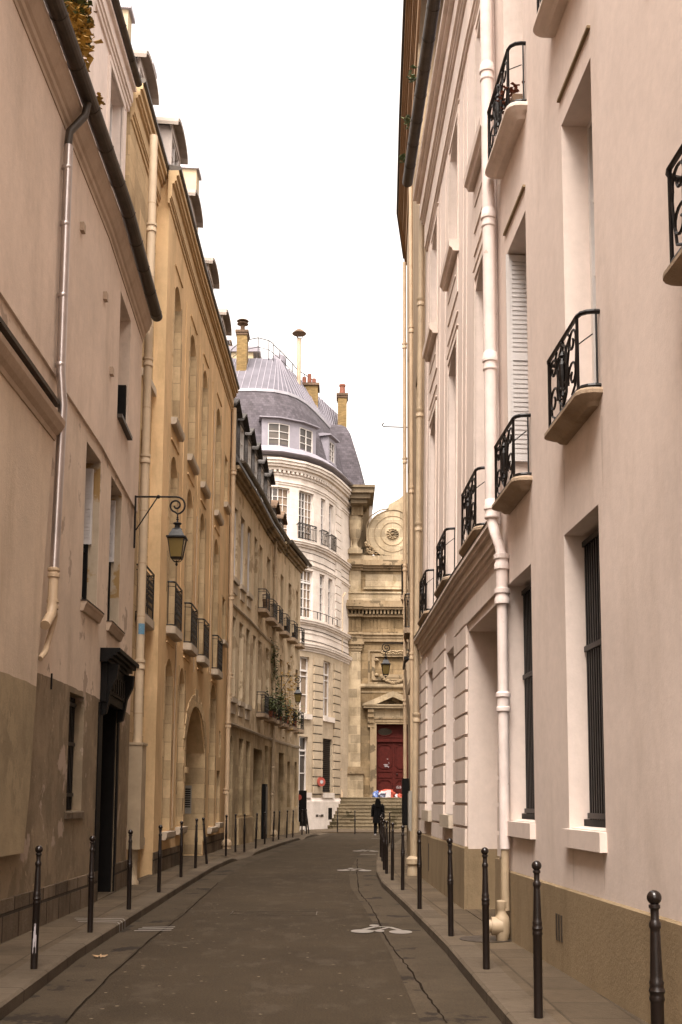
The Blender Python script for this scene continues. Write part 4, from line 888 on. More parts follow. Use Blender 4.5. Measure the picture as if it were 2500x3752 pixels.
for o in ops[1:]:
    a,b,c,e=o[:4]; window(FR2,B,a,b,c,e,.3,2,4)
    if c>5:
        m=MB(); t=.10
        FR2.box(m,a-t,a,c-.0,e+t,-.01,.022); FR2.box(m,b,b+t,c,e+t,-.01,.022); FR2.box(m,a,b,e,e+t,-.01,.022); FR2.box(m,a-t-.03,b+t+.03,e+.16,e+.18,-.01,.03); m.build('window_surround','pink_trim',B)
    if 4<c<6:
        m=MB(); FR2.box(m,a-.12,b+.12,e+.40,e+.42,-.01,.02); m.build('window_molding','pink_trim',B)
    if c>9:
        m=MB(); FR2.prof(m,a-.16,b+.14,[(-.25,c-.22),(.10,c-.22),(.12,c-.17),(.16,c-.14),(.17,c-.03),(-.25,c)]); FR2.box(m,a+.06,b-.04,c-.56,c-.53,-.01,.035); FR2.box(m,a-.1,b+.1,c-.9,c-.24,-.01,.02); m.build('window_sill','pink_trim',B)
    if c<2:
        m=MB(); FR2.box(m,a-.06,b+.04,c-.2,c,-.25,.10); m.build('window_sill','stone_sill',B)
for a,b in cc: balcony(FR2,B,a-.08,b+.22,5.20,.20,.78,'scroll',.14)
# rustication blocks
zs=[.98,1.27,1.60,1.92,2.25,2.58,2.90,3.23,3.55,3.88,4.2,4.5]
mb=MB()
for (a,b) in ((0.0,.30),(3.0,4.42),(5.80,7.72),(9.06,10.5)):
    mb=MB()
    for z0,z1 in zip(zs,zs[1:]): FR2.box(mb,a,b,z0+.022,z1-.022,-.01,.035)
    mb.build('rusticated_pier','pink_trim',B)
mb=MB(); FR2.box(mb,.3,3.0,4.2,4.478,-.01,.035); mb.build('lintel','pink_trim',B)
mb=MB(); FR2.box(mb,2.93,10.72,.05,.97,-.01,.05); FR2.box(mb,0,.36,.05,.97,-.01,.05); FR2.prof(mb,2.93,10.72,[(-.01,.97),(.05,.97),(.035,1.0),(-.01,1.0)]); FR2.box(mb,2.90,2.925,.1,.97,-.6,-.0); mb.build('plinth','tan_plinth',B)
mb=MB(); FR2.prof(mb,0.05,10.1,mprof(4.62,[(.08,.05),(.06,.09),(.12,.12),(.06,.17),(.05,.20)])); mb.build('string_course','pink_trim',B)
mb=MB(); FR2.prof(mb,.05,10.1,[(-.1,4.99),(.205,4.99),(.21,5.01),(-.1,5.03)]); mb.build('course_flashing','gutter_dark',B)
mb=MB(); FR2.prof(mb,-.15,9.95,mprof(13.45,[(.06,.04),(.55,.07),(.05,.11),(.06,.14),(.38,.18),(.06,.26),(.14,.33)])); mb.build('cornice','pink_trim',B)
gutter(FR2,B,-4.,9.85,14.98,.46,.115,step=.8)
mb=MB(); FR2.prof(mb,0,10.2,[(.3,14.92),(-3,17.5),(-3,14.92)]); mb.build('roof','zinc',B)
for u in (3.3,3.75,6.3,7.2,9.6): 
    m=MB(); FR2.box(m,u,u+.012,5.1,13.4,-.01,.012); m.build('wall_seam','pink_trim',B)
mb=MB(); FR2.box(mb,8.0,8.1,.35,.85,.049,.056); mb.build('vent','gutter_dark',B)
o=pipe(FR2,B,0,0,0,0,.062,'pipe_tan',path=[(10.15,14.6,.12),(10.15,10.7,.12),(10.15,.5,.14)],n=12)
for z in (12.4,9.9,7.4,5.0,3.35): 
    c=MB(); c.lathe([(.064,-.1),(.082,-.09),(.082,-.04),(.07,-.02),(.07,.02),(.086,.04),(.086,.09),(.064,.1)],FR2.P(10.15,z,.12),12); c.build('pipe_collar','pipe_tan',o,True)
mb=MB(); mb.lathe([(.12,0),(.12,.1),(.1,.2),(.14,.24),(.14,.34),(.07,.4)],FR2.P(10.15,.12,.16),12); mb.build('pipe_foot','pipe_tan',B,True)
for u,z in ((9.2,13.9),(8.2,14.0),(6.9,14.1)):
    q=FR2.P(u,z+1.3,.62); rt=root('gutter_weed','small green weed sprouting by the right roof gutter at height %d metres'%round(q[2]) if 0 else ['lowest small green weed sprouting beside the right roof gutter','middle green weed sprouting beside the right roof gutter','upper green weed sprouting beside the right roof gutter'][int((9.2-u)/1.0+.1) if u<9.2 else 0],'weed',q,'weeds beside the right roof gutter')
    foliage('leaves',[(q[0],q[1],q[2],.04,.05,.09)],13,.12,'leaf_green',par=rt)
# ================================================================== RIGHT 3 and 4
B=root('tan_building','tall tan building with brown cornice seen edge on beyond the gateway building','building',(2.2,30,0))
ops=[(1.0,1.9,5.2,7.6,0,.3),(4.4,5.4,5.6,8.0,0,.3),(8.2,9.2,5.9,8.2,0,.3),(1.4,2.6,.12,2.9,0,.4),(9.6,11.,.12,3.,0,.4),(4.6,5.4,9.5,11.5,0,.3),(8.4,9.2,9.5,11.5,0,.3),(4.6,5.4,13,15,0,.3),(8.4,9.2,13,15,0,.3),(1.2,2.,9.5,11.5,0,.3)]
mb=MB(); FR3.wall(mb,-.05,12.95,0,20.2,ops); FR3.body(mb,-.05,12.95,20.2,6); mb.build('wall','r3_wall',B)
for o in ops: window(FR3,B,*o[:4],o[5],2,3,'black_wood')
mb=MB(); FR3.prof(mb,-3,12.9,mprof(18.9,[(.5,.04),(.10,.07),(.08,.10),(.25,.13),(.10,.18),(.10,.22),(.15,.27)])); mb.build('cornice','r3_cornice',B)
mb=MB(); FR3.prof(mb,-3,12.95,[(-3,20.2),(.33,20.2),(.33,20.32),(-3,21.2)]); mb.build('roof','gutter_dark',B)
for u,z,dd in ((6.9,6.4,.16),(10.0,7.9,.22),(8.2,5.0,.16)): balcony(FR3,B,u,u+1.2,z,dd,.95,'bars',.14)
o=pipe(FR3,B,8.0,.12,2.2,17.6,.055,'pipe_cream',coll=(15,11.5,8.3,4.4)); pipe(FR3,B,2.2,.1,.15,17.8,.05,'pipe_cream',coll=(13,9,5))
mb=MB(); FR3.box(mb,-.05,4.9,.05,1.0,-.01,.10); mb.build('plinth','tan_plinth',B)
mb=MB(); FR3.box(mb,5.6,9.,.05,1.0,-.01,.06); mb.build('plinth','tan_plinth',B)
mb=MB(); FR3.box(mb,2.7,4.3,.12,4.3,-.02,.045); FR3.box(mb,2.5,4.5,4.3,4.5,-.02,.14); mb.build('shopfront','pipe_tan',B)
rt=root('wall_cabinet','tall narrow black cabinet fixed at the edge of the tan building','cabinet',FR3.P(8.2,1,.2)); mb=MB(); FR3.box(mb,7.6,8.5,.95,2.25,.02,.20); FR3.box(mb,7.65,8.45,1.0,2.2,.20,.21); mb.build('body','black_wood',rt); mb=MB(); FR3.box(mb,7.7,8.0,1.5,1.55,.25,.26); mb.build('handle','iron',rt)
rt=root('meter_box','grey metal meter box behind the cream pipe on the right','meter box',FR3.P(.4,1,.1)); mb=MB(); FR3.box(mb,.15,.8,1.0,1.85,.10,.24); mb.build('body','panel_metal',rt); mb=MB(); FR3.box(mb,.2,.75,1.05,1.8,.24,.25); mb.build('door','panel_metal',rt)
rt=root('folded_awning','folded brown awning projecting from the tan building','awning',FR3.P(6,3.6,.1)); mb=MB(); FR3.prof(mb,5.2,7.6,[(.0,3.6),(.10,4.4),(.16,5.2),(.05,5.3)]); mb.build('cover','pipe_tan',rt); mb=MB(); FR3.box(mb,5.2,7.6,5.3,5.38,.0,.2); mb.build('awning_box','iron',rt)
rt=root('iron_hook_rod','thin iron rod with curled tip sticking out against the sky on the right','iron rod',(2.9,45,15))
x0,z0=onY(1503,1566,40.); x1,z1=onY(1402,1566,40.)
mb=MB(); mb.tube([(2.98,40,z0),(x0,40,z0),(x1+.06,40,z1+.03),(x1+.01,40,z1+.06),(x1-.01,40,z1+.12),(x1+.03,40,z1+.15),(x1+.06,40,z1+.12)],.022,6); mb.build('rod','iron',rt)
B=root('far_right_building','distant tan facade with dark eaves farthest along the right side','building',(4,45,0))
ops=[(2,3,5,7.4,0,.3),(5,6,5,7.4,0,.3),(8,9,5,7.4,0,.3),(2,3,9,11.4,0,.3),(5,6,9,11.4,0,.3),(8,9,9,11.4,0,.3),(11,12,5,7.4,0,.3),(11,12,9,11.4,0,.3),(4,6,.1,3,0,.4)]
mb=MB(); FR4.wall(mb,0,15.0,0,20.0,ops); FR4.body(mb,0,15.0,20.0,7); mb.build('wall','r3_wall',B)
for o in ops: window(FR4,B,*o[:4],o[5],2,3,'black_wood')
mb=MB(); FR4.prof(mb,0,15.05,mprof(19.5,[(.2,.08),(.2,.15),(.1,.22)])); mb.build('cornice','r3_cornice',B); mb=MB(); FR4.prof(mb,0,15.1,[(-4,20.0),(.3,20.0),(.3,20.15),(-4,22)]); mb.build('roof','gutter_dark',B)
pipe(FR4,B,6.0,.14,1,17.2,.07,'pipe_tan',coll=(16.6,14,11,8))
mb=MB(); mb.lathe([(.08,0),(.1,.1),(.2,.35),(.22,.42),(.12,.5)],FR4.P(6.0,17.1,.14),12); mb.build('pipe_head','pipe_tan',B,True)
balcony(FR4,B,1.5,3.5,5,.5,.95,'bars',.18)
# ================================================================== STREET LAMPS
def lamp(base,arm,H,label,size=1.0,dirv=(1,0)):
    """base: point on the wall at arm height; the arm runs along dirv"""
    rt=root('street_lamp',label,'street lamp',base,'wall lanterns along the street'); bx,by,bz=base; dx,dy=dirv
    def W_(s,z): return (bx+dx*s,by+dy*s,bz+z)
    A=arm; b=MB(); r=.16*size
    pts=[W_(0,0),W_(A*.5,0),W_(A-.02,0)]
    for k in range(1,34):
        t=k/33; a=90-t*620; rr=r*(1-.78*t); cx=A-.02; cz=-r
        if k<10: rr=r
        pts.append(W_(cx+ (r if k<10 else rr)*math.cos(R(a))*1.0, cz+rr*math.sin(R(a))))
    b.tube(pts,.017*size,8); b.tube([W_(.03,-.62*size),W_(A*.52,-.02)],.012*size,6); b.tube([W_(.012,.02),W_(.012,-.95*size)],.02*size,6)
    p=W_(A*.55,-.03); b.lathe([(.02,0),(.035,.015),(.035,.045),(.02,.06)],p,8)
    b.build('bracket','iron',rt)
    lx=A+.01; top=-2*r; h=MB()
    q=W_(lx,0); z=lambda v: bz+top-v*size
    h.lathe([(.008,0),(.012,.02)],(q[0],q[1],z(.0)-.02),8)
    def ring(r_,v): return (r_*size,-v*size)
    h.lathe([ring(.012,0),ring(.012,.05),ring(.022,.06),ring(.012,.075),ring(.028,.095),ring(.012,.12),ring(.02,.135),ring(.012,.16)],(q[0],q[1],bz+top),10)
    h.build('hanger','iron',rt,True)
    cap=MB(); cap.lathe([ring(.03,.155),ring(.075,.165),ring(.08,.18),ring(.045,.20),ring(.05,.25),ring(.085,.27),ring(.09,.285)],(q[0],q[1],bz+top),14)
    def fr(r0,v0,r1,v1,m):
        c=[(r_,vv,sx,sy) for r_,vv in ((r0,v0),(r1,v1)) for sx,sy in ((-1,-1),(1,-1),(1,1),(-1,1))]
        P=[(q[0]+r_*size*sx,q[1]+r_*size*sy,bz+top-vv*size) for r_,vv,sx,sy in c]
        for k in range(4): m.poly([P[k],P[(k+1)%4],P[4+(k+1)%4],P[4+k]])
        m.poly(P[:4]); m.poly(P[4:])
    fr(.075,.28,.145,.43,cap); fr(.175,.43,.175,.455,cap); fr(.16,.455,.15,.47,cap)
    cap.build('lamp_roof','iron',rt)
    gl=MB(); fr(.142,.47,.092,.80,gl); gl.build('glass','lamp_glass',rt)
    f=MB()
    for sx in (-1,1):
        for sy in (-1,1):
            f.tube([(q[0]+.147*size*sx,q[1]+.147*size*sy,bz+top-.465*size),(q[0]+.097*size*sx,q[1]+.097*size*sy,bz+top-.81*size)],.009*size,5)
            f.tube([(q[0]+.09*size*sx,q[1]+.09*size*sy,bz+top-.81*size),(q[0]+.06*size*sx,q[1]+.06*size*sy,bz+top-.86*size),(q[0]+.02*size*sx,q[1]+.02*size*sy,bz+top-.88*size)],.008*size,5)
    fr(.105,.80,.10,.82,f); f.lathe([ring(.004,.96),ring(.02,.94),ring(.025,.92),ring(.014,.90),ring(.02,.87),ring(.008,.85)],(q[0],q[1],bz+top),8)
    f.build('lantern_frame','iron',rt)
    return rt
x,z=onY(495,1820,20.0); lamp((x,20.0,z),.77,.8,'large lantern on a scrolled iron bracket at the near left house corner',1.0)
x,z=onY(1031,2477,48.6); lamp((x,48.6,z),.72,.8,'farther left lantern hanging beside golden balcony plants',1.0)
x,z=onY(1484,2357,40.0); lamp((x+.55,40.0,z),1.22,.8,'lantern on the right side hanging in front of the church',1.0,(-1,0))
# ================================================================== ROUNDED WHITE BUILDING
B=root('rounded_corner_building','tall pale stone corner building with curved facade, grey slate mansard and zinc cone roof','building',(-4,66,0))
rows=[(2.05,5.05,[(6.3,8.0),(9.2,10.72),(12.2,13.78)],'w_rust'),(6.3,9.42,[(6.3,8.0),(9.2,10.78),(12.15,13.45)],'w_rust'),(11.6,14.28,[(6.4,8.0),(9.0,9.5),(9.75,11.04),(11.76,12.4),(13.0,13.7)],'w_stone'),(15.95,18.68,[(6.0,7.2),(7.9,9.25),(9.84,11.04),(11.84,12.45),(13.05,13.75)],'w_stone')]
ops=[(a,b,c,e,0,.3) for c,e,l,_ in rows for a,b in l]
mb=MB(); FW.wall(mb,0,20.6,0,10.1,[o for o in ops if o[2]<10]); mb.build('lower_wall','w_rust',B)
mb=MB(); FW.wall(mb,0,20.6,10.1,20.4,[o for o in ops if o[2]>10]); FW.quad(mb,0,20.6,20.4,20.4001,0); mb.build('wall','w_stone',B)
for (a,b,c,e,_,dp) in ops:
    w=b-a; big=w>1
    if c<3 and a>12: 
        m=MB(); FW.box(m,a,b,c,e,-.2,-.12)
        m=m.build('shutter','iron',B); m2=MB()
        for k in range(26): FW.box(m2,a+.06,b-.06,c+.1+k*.11,c+.14+k*.11,-.12,-.10)
        m2.build('slats','black_wood',m); continue
    if c<10: window(FW,B,a,b,c,e,.2,2 if a>12 else 3,3,'white_paint',.07,.05,curtain=c>6,trans=e-.75)
    else: window(FW,B,a,b,c,e,.22,4 if big else 2,5 if c<15 else 6,'white_paint',.06,.035,curtain=big,trans=(e-.7 if c<15 else None))
# horizontal mouldings
def wp(z,steps,mat='w_stone',a=0,b=20.6,name='string_course'):
    steps=[(dz,d*(.72 if name!='cornice' else .8)) for dz,d in steps]
    m=MB(); FW.prof(m,a,b,mprof(z,steps)); return m.build(name,mat,B)
wp(9.75,[(.12,.06),(.12,.14),(.12,.26),(.06,.3)]); wp(10.75,[(.05,.05)]); wp(11.2,[(.1,.1),(.12,.22),(.05,.28)]); wp(14.45,[(.1,.06),(.1,.12)])
wp(15.5,[(.12,.12),(.12,.24),(.06,.32)]); wp(18.85,[(.12,.06),(.1,.12)])
wp(19.35,[(.1,.1)]); wp(19.62,[(.16,.22),(.14,.4),(.16,.52),(.12,.6)],name='cornice')
m=MB(); u=.2
while u<20.4: FW.box(m,u,u+.13,19.47,19.6,.0,.2); u+=.26
m.build('dentils','w_stone',B)
for z in (14.85,15.25): 
    m=MB(); FW.box(m,0,20.6,z,z+.025,-.01,.02); m.build('groove_line','gutter_dark',B)
for z in (10.35,10.95): 
    m=MB(); FW.box(m,0,20.6,z,z+.03,-.01,.03); m.build('groove_line','gutter_dark',B)
# rusticated piers
m2=MB()
for a,b in ((11.15,12.1),(13.95,15.35),(8.2,9.0)):
    z=1.95; m=MB()
    while z<9.3:
        FW.box(m,a,b,z+.03,z+.44,-.01,.10); FW.box(m2,a,b,z-.03,z+.03,-.01,.02); z+=.47
    m.build('rusticated_pier','w_rust',B); m2.build('groove_line','gutter_dark',B); m2=MB()
for a,b in ((14.2,15.3),):
    z=11.7; m=MB()
    while z<19: FW.box(m,a,b,z+.02,z+.44,-.01,.07); z+=.47
    m.build('rusticated_pier','w_stone',B)
m=MB(); FW.box(m,0,20.6,.05,1.55,-.01,.12); FW.prof(m,0,20.6,[(0,1.55),(.12,1.55),(0,1.75)]); m.build('plinth','w_stone',B)
for a,b in ((9.1,10.9),(12.1,13.9)):
    for z in (6.28,2.03):
        m=MB(); FW.box(m,a,b,z-.28,z,-.2,.14); m.build('window_sill','w_stone',B)
m=MB(); FW.box(m,12.9,13.5,.55,1.2,.10,.13); m.build('cellar_vent','black_wood',B)
m=MB(); 
for u in (11.35,11.9): FW.box(m,u,u+.25,.72,.85,.12,.14)
FW.box(m,11.7,12.1,.74,.8,.12,.15); m.build('wall_plate','gutter_dark',B)
for a,b in ((9.7,11.1),(11.7,12.5),(12.95,13.8)):
    m=MB(); FW.box(m,a,b,15.95,15.98,.16,.2); FW.box(m,a,b,16.75,16.8,.15,.2); FW.box(m,a,b,16.55,16.57,.165,.185); n=int((b-a)/.12)
    for k in range(n+1): u=a+(b-a)*k/n; FW.box(m,u-.01,u+.01,15.9,16.78,.165,.19)
    c=(a+b)/2; m.tube([FW.P(c+.16*math.cos(t*.6),16.35+.16*math.sin(t*.6),.18) for t in range(11)],.015,4,close=False); FW.box(m,a,a+.02,16.7,16.75,0,.18); FW.box(m,b-.02,b,16.7,16.75,0,.18)
    m.build('railing','iron',B)
m=MB(); FW.box(m,9.0,14.3,11.98,12.01,.13,.16); 
for u in (9.3,10.3,11.3,12.3,13.3,14.2): FW.box(m,u,u+.03,11.6,12.0,.13,.16)
m.build('railing','iron',B)
# mansard: slate belt then zinc cone
SK=[(.12,20.4),(.02,20.9),(-.25,21.8),(-.8,23.6),(-1.25,24.55)]
m=MB(); us=FW.us(0,20.6); 
for (d0,z0),(d1,z1) in zip(SK,SK[1:]):
    for a,b in zip(us,us[1:]): m.poly([FW.P(a,z0,d0),FW.P(b,z0,d0),FW.P(b,z1,d1),FW.P(a,z1,d1)],[(a,z0),(b,z0),(b,z1),(a,z1)])
m.poly([FW.P(20.6,z,d) for d,z in SK]+[FW.P(20.6,24.55,-6),FW.P(20.6,20.4,-6)]); m.build('slate_roof','slate',B)
m=MB(); FW.prof(m,0,20.6,[(.0,20.42),(.55,20.46),(.6,20.52),(.42,20.72),(.12,20.95),(0,20.95)]); m.build('eaves_gutter','zinc',B)
m=MB(); FW.prof(m,0,20.6,[(-1.3,24.5),(-1.18,24.5),(-1.18,24.66),(-1.3,24.68)]); m.build('roof_curb','zinc_white',B)
apex=(-3.6,64.8,27.2)
m=MB(); rb=MB(); uu=[0+.45*k for k in range(46)]
def rim(u): return Vector(FW.P(u,24.62,-1.2))
def top(u):
    p=rim(u); c=Vector((max(-9,min(-3.9,p.x*.9-.3)),65.0,28.2)); 
    if u>11: c=Vector((-3.9+(u-11)*.42,65.+(u-11)*.75,28.0-(u-11)*.12))
    return c+(p-c)*.16
for a,b in zip(uu,uu[1:]):
    m.poly([rim(a),rim(b),top(b),top(a)]); m.poly([top(a),top(b),(top(b).x,top(b).y+.9,top(b).z-.05),(top(a).x,top(a).y+.9,top(a).z-.05)])
    rb.tube([rim(a)+Vector((0,0,.02)),top(a)+Vector((0,0,.02))],.024,4)
o=m.build('zinc_roof','zinc_cone',B); rb.build('roof_seam','zinc',o)
# back volume
m=MB(); m.box(-12,-1.5,66,76,0,24.4); m.box(-1.5,1.9,69.5,78,0,20.4); m.build('back_wall','w_stone',B)
# double dormer
def wdorm(u0,u1,z0,z1,wins,d=.05):
    m=MB(); FW.box(m,u0,u1,z0-.12,z0,-1.2,d+.06); FW.box(m,u0,u1,z1,z1+.25,-1.6,d)
    edges=[u0]+[v for w in wins for v in w]+[u1]
    for a,b in zip(edges[0::2],edges[1::2]): FW.box(m,a,b,z0,z1,-1.4,d)
    o=m.build('dormer','zinc',B); r=MB(); FW.prof(r,u0-.15,u1+.15,[(-2.0,z1+.45),(-.3,z1+.42),(d+.2,z1+.30),(d+.2,z1+.24),(-2.0,z1+.25)]); r.build('dormer_roof','zinc',o)
    for a,b in wins: window(FW,o,a,b,z0,z1,.1,2,3,'white_paint',.05,.03,d=d,name='dormer_window')
    return o
wdorm(7.6,11.15,20.95,22.28,[(7.94,9.2),(9.81,10.87)]); wdorm(12.75,14.0,21.15,22.35,[(12.95,13.8)])
# dark return block with deep eaves on the right
m=MB(); x0,z=onY(1285,1800,66.8); m.box(.62,1.7,68.9,74,10,20.3); m.build('return_wall','church_trim',B)
m=MB(); 
for (za,zb,e) in ((19.5,19.75,.12),(19.75,20.05,.3),(20.05,20.35,.5)): m.box(.55-e*.2,1.42+e,66.9-e,74,za,zb)
m.box(.3,2.0,66.3,74,20.35,20.5); m.build('eaves_block','eaves_dark',B)
m=MB(); m.box(.62,1.24,68.5,69,16.3,19.5); m.box(.60,1.30,67.4,68.9,18.9,19.5); m.build('carved_pier','church_trim',B)
pipe(FW,B,17.35,.10,16.6,19.3,.05,'pipe_tan',coll=(18.5,))
# slate hip + right face
m=MB(); LV=[(20.5,1.30,66.8),(22.6,.88,67.2),(24.1,.50,67.6),(24.6,.25,67.9),(24.9,-.1,68.3)]
rings=[[(-.9,yf,z_),(xr,yf,z_),(xr+.7,74,z_),(-.9,74,z_)] for z_,xr,yf in LV]
for A_,B_ in zip(rings,rings[1:]):
    for i in range(4):
        k=(i+1)%4; q4=[A_[i],A_[k],B_[k],B_[i]]; m.poly(q4,[(p_[0]+p_[1],p_[2]) for p_ in q4])
m.poly(rings[-1]); m.build('slate_hip','slate',B)
# chimneys
def chim(name,x0,x1,y0,y1,z0,z1,mat,par,pots=(),label=None):
    m=MB(); m.box(x0,x1,y0,y1,z0,z1); o=m.build('chimney',mat,par); c=MB(); e=.09; c.box(x0-e,x1+e,y0-e,y1+e,z1,z1+.14); c.box(x0-e/2,x1+e/2,y0-e/2,y1+e/2,z1-.14,z1); c.build('chimney_cap','tile_brown',o)
    for (px,h,r_) in pots:
        p=MB(); p.lathe([(r_,0),(r_*.85,h*.8),(r_*1.05,h*.85),(r_*1.05,h),(r_*.8,h)],(px,(y0+y1)/2,z1+.14),10); p.build('chimney_pot','terracotta' if h<.8 else 'brick_rose',o,True)
    return o
x0,z0=onY(868,1360,63.5); x1,z1=onY(907,1225,63.5); o=chim('c',x0,x1,63.2,64.2,24.4,z1,'brick_yellow',B)
m=MB(); cx=(x0+x1)/2; m.lathe([(.13,0),(.13,.4),(.06,.42),(.06,.5),(.34,.52),(.3,.56),(.06,.62),(.06,.68),(.36,.70),(.3,.75),(.04,.84)],(cx,63.6,z1+.14),14); m.build('chimney_cowl','tile_brown',o,True)
m=MB(); m.box(x0-.1,x1+.1,63.0,63.25,24.5,25.1); m.build('flashing','zinc_white',o)
x,z=onY(1095,1405,65.5); xt,zt=onY(1097,1240,65.5); m=MB(); m.lathe([(.12,25.2-z),(.12,0),(.12,zt-z),(.11,zt-z+.02)],(x,65.5,z),12); o=m.build('flue_pipe','pipe_tan',B,True); m=MB(); m.lathe([(.42,zt-z+.28),(.43,zt-z+.31),(.22,zt-z+.5),(.1,zt-z+.58),(.02,zt-z+.6)],(x,65.5,z),16); 
for k in range(3): m.tube([(x+.11*math.cos(k*2.1),65.5+.11*math.sin(k*2.1),zt-.05),(x+.35*math.cos(k*2.1),65.5+.35*math.sin(k*2.1),zt+.3)],.02,4)
m.build('cowl','tile_brown',o,True)
x,z=onY(1021,1350,67.5); m=MB(); m.box(x-.3,x+.3,67,67.6,25.2,z-.1); m.lathe([(.22,-.3),(.42,-.15),(.44,.25),(.40,.6),(.2,.75)],(x+.02,67.4,z+.1),16); m.build('roof_vent','zinc',B)
xa,za=onY(1108,1440,66.5); m=MB(); m.box(xa,xa+.95,66.4,67.6,24.0,za+.45); o=m.build('chimney','brick_yellow',B); c=MB(); c.box(xa-.08,xa+1.05,66.3,67.7,za+.45,za+.6); c.build('chimney_cap','tile_brown',o)
for dx,h in ((.1,.55),(.42,.75),(.7,.45)): p=MB(); p.lathe([(.14,0),(.12,h),(.10,h)],(xa+dx,66.9,za+.6),10); p.build('chimney_pot','terracotta',o,True)
x0,z0=onY(1238,1545,69.5); x1,z1=onY(1271,1455,69.5); o=chim('c',x0,x1,69.2,70.2,22.5,z1,'brick_yellow',B,[((x0+x1)/2,.75,.2)])
# roof railing
def rr(pts,h=1.05):
    m=MB(); m.tube([(x,y,z+h) for x,y,z in pts],.028,5); m.tube([(x,y,z+h*.5) for x,y,z in pts],.02,5)
    for x,y,z in pts[::1]: m.tube([(x,y,z-.1),(x,y,z+h)],.025,5)
    m.build('roof_railing','iron',B)
P3=[]
for (x,y,Y) in ((846,1350,65),(880,1318,65),(946,1305,64.6),(985,1316,64.3),(1001,1327,64.2)): X,Z=onY(x,y,Y); P3.append((X,Y,Z))
rr(P3,1.15)
P3=[]
for (x,y,Y) in ((1001,1325,64.2),(1025,1345,65),(1048,1368,65.8),(1072,1393,66.6),(1090,1415,67.4),(1115,1430,68.2),(1138,1445,69),(1158,1462,69.8)): X,Z=onY(x,y,Y); P3.append((X,Y,Z))
rr(P3,1.05)
# red round lamp on the pier
rt=root('round_red_sign','round red sign with pale face on the rusticated pier of the corner building','sign',FW.P(11.7,2.6,.2)); m=MB(); p=FW.P(11.75,2.62,.12); nrm=Vector((.55,-.83,0)).normalized(); sd=Vector((nrm.y,-nrm.x,0))
for (ra,da,db,mt,nm) in ((.25,0,.18,'red_sign','drum'),(.10,.18,.195,'white_cloth','face')):
    m=MB(); A=[];Bb=[]
    for k in range(20):
        a=2*math.pi*k/20; c=Vector(p)+sd*math.cos(a)*ra+Vector((0,0,1))*math.sin(a)*ra
        A.append(tuple(c+nrm*da)); Bb.append(tuple(c+nrm*db))
    for k in range(20): m.poly([A[k],A[(k+1)%20],Bb[(k+1)%20],Bb[k]])
    m.poly(Bb); m.poly(A); m.build(nm,mt,rt)
# building far behind at left roofline
B=root('background_house','pale house top with chimney glimpsed behind the yellow chimney','house',(-8,80,0)); x,z=onY(860,1262,80)
m=MB(); m.box(-14,-6.6,80,86,0,z-.6); m.build('wall','party_cream',B); m=MB(); m.box(-14.2,-6.1,79.8,86,z-.6,z-.2); m.build('roof','zinc',B); chim('c',-9.2,-8.4,81,82,z-.3,z+.6,'brick_yellow',B,[(-8.8,.4,.15)])
# ================================================================== CHURCH
CY=68.0
B=root('church','soot stained stone church front with tall pilaster, pediment doorway and round carved volute','church',(3.5,68,0))
def C(x,y,Y=CY): return onY(x,y,Y)
def cbox(m,xa,xb,ya,yb,d0,d1,Y=CY):
    (x0,z0)=C((xa),(yb)); (x1,z1)=C((xb),(ya)); m.box(x0,x1,Y-d1,Y-d0,z0,z1)
sx0=C(1258,2500)[0]
dx0,dz1=C(1380,2653); dx1=C(1509,2653)[0]; lz=1.80
WR=9.0
m=MB(); t=2.0
def fbox(m,x0,x1,z0,z1,d0,d1): m.box(x0,x1,CY-d1,CY-d0,z0,z1)
fbox(m,.05,dx0,0,16.2,-.85,0); fbox(m,dx1,WR,0,16.2,-.85,0); fbox(m,dx0,dx1,dz1,16.2,-.85,0); fbox(m,dx0,dx1,0,lz-.02,-2,.0); m.build('wall','church_stone',B)
px0=C(1268,2500)[0]; px1=C(1321.5,2500)[0]; zc=lambda y: C(1300,y)[1]
for off_ in (0,6.6):
    m=MB(); fbox(m,px0+off_,px1+off_,zc(2810),zc(2386),0,.22); m.build('pilaster','church_block',B)
    m=MB(); a,b=px0+off_,px1+off_; fbox(m,a-.18,b+.18,lz-.05,zc(2836),0,.36); m.build('pedestal','church_block',B)
m=MB()
for off_ in (0,6.6):
    a,b=px0+off_,px1+off_
    for y0,y1,e in ((2836,2826,.24),(2826,2818,.17),(2818,2810,.1),(2386,2380,.06),(2378,2364,.1),(2364,2352,.2),(2380,2378,.03)): fbox(m,a-e,b+e,zc(y0),zc(y1),0,.22+e)
m.build('pilaster_molding','church_trim',B)
# entablature
m=MB()
for y0,y1,d in ((2352,2340,.16),(2340,2328,.2),(2328,2320,.30),(2263,2254,.3),(2238,2230,.62),(2230,2218,.72),(2218,2206,.55),(2092,2084,.15),(2084,2076,.3),(2076,2062,.48),(2062,2056,.4)):
    fbox(m,.12,WR,zc(y0),zc(y1),0,d)
    fbox(m,.05,px1+.12,zc(y0)+.002,zc(y1)+.002,0,d+.2)
m.build('cornice','church_trim',B)
m=MB(); x=.15
while x<WR: fbox(m,x,x+.11,zc(2253),zc(2239),0,.5); x+=.22
m.build('dentils','church_trim',B)
m=MB(); fbox(m,.1,WR,zc(2320),zc(2263),-.0,.05); fbox(m,px0,px1,zc(2320),zc(2263),0,.25)
for xc in (1295,1376,1440,1505,1570):
    X=C(xc,2290)[0]; e=.25 if xc<1320 else .05
    for k in (-1,0,1): fbox(m,X+k*.22-.075,X+k*.22+.075,zc(2316),zc(2270),0,e+.06)
    fbox(m,X-.38,X+.38,zc(2326),zc(2320),0,e+.14)
m.build('frieze','church_stone',B)
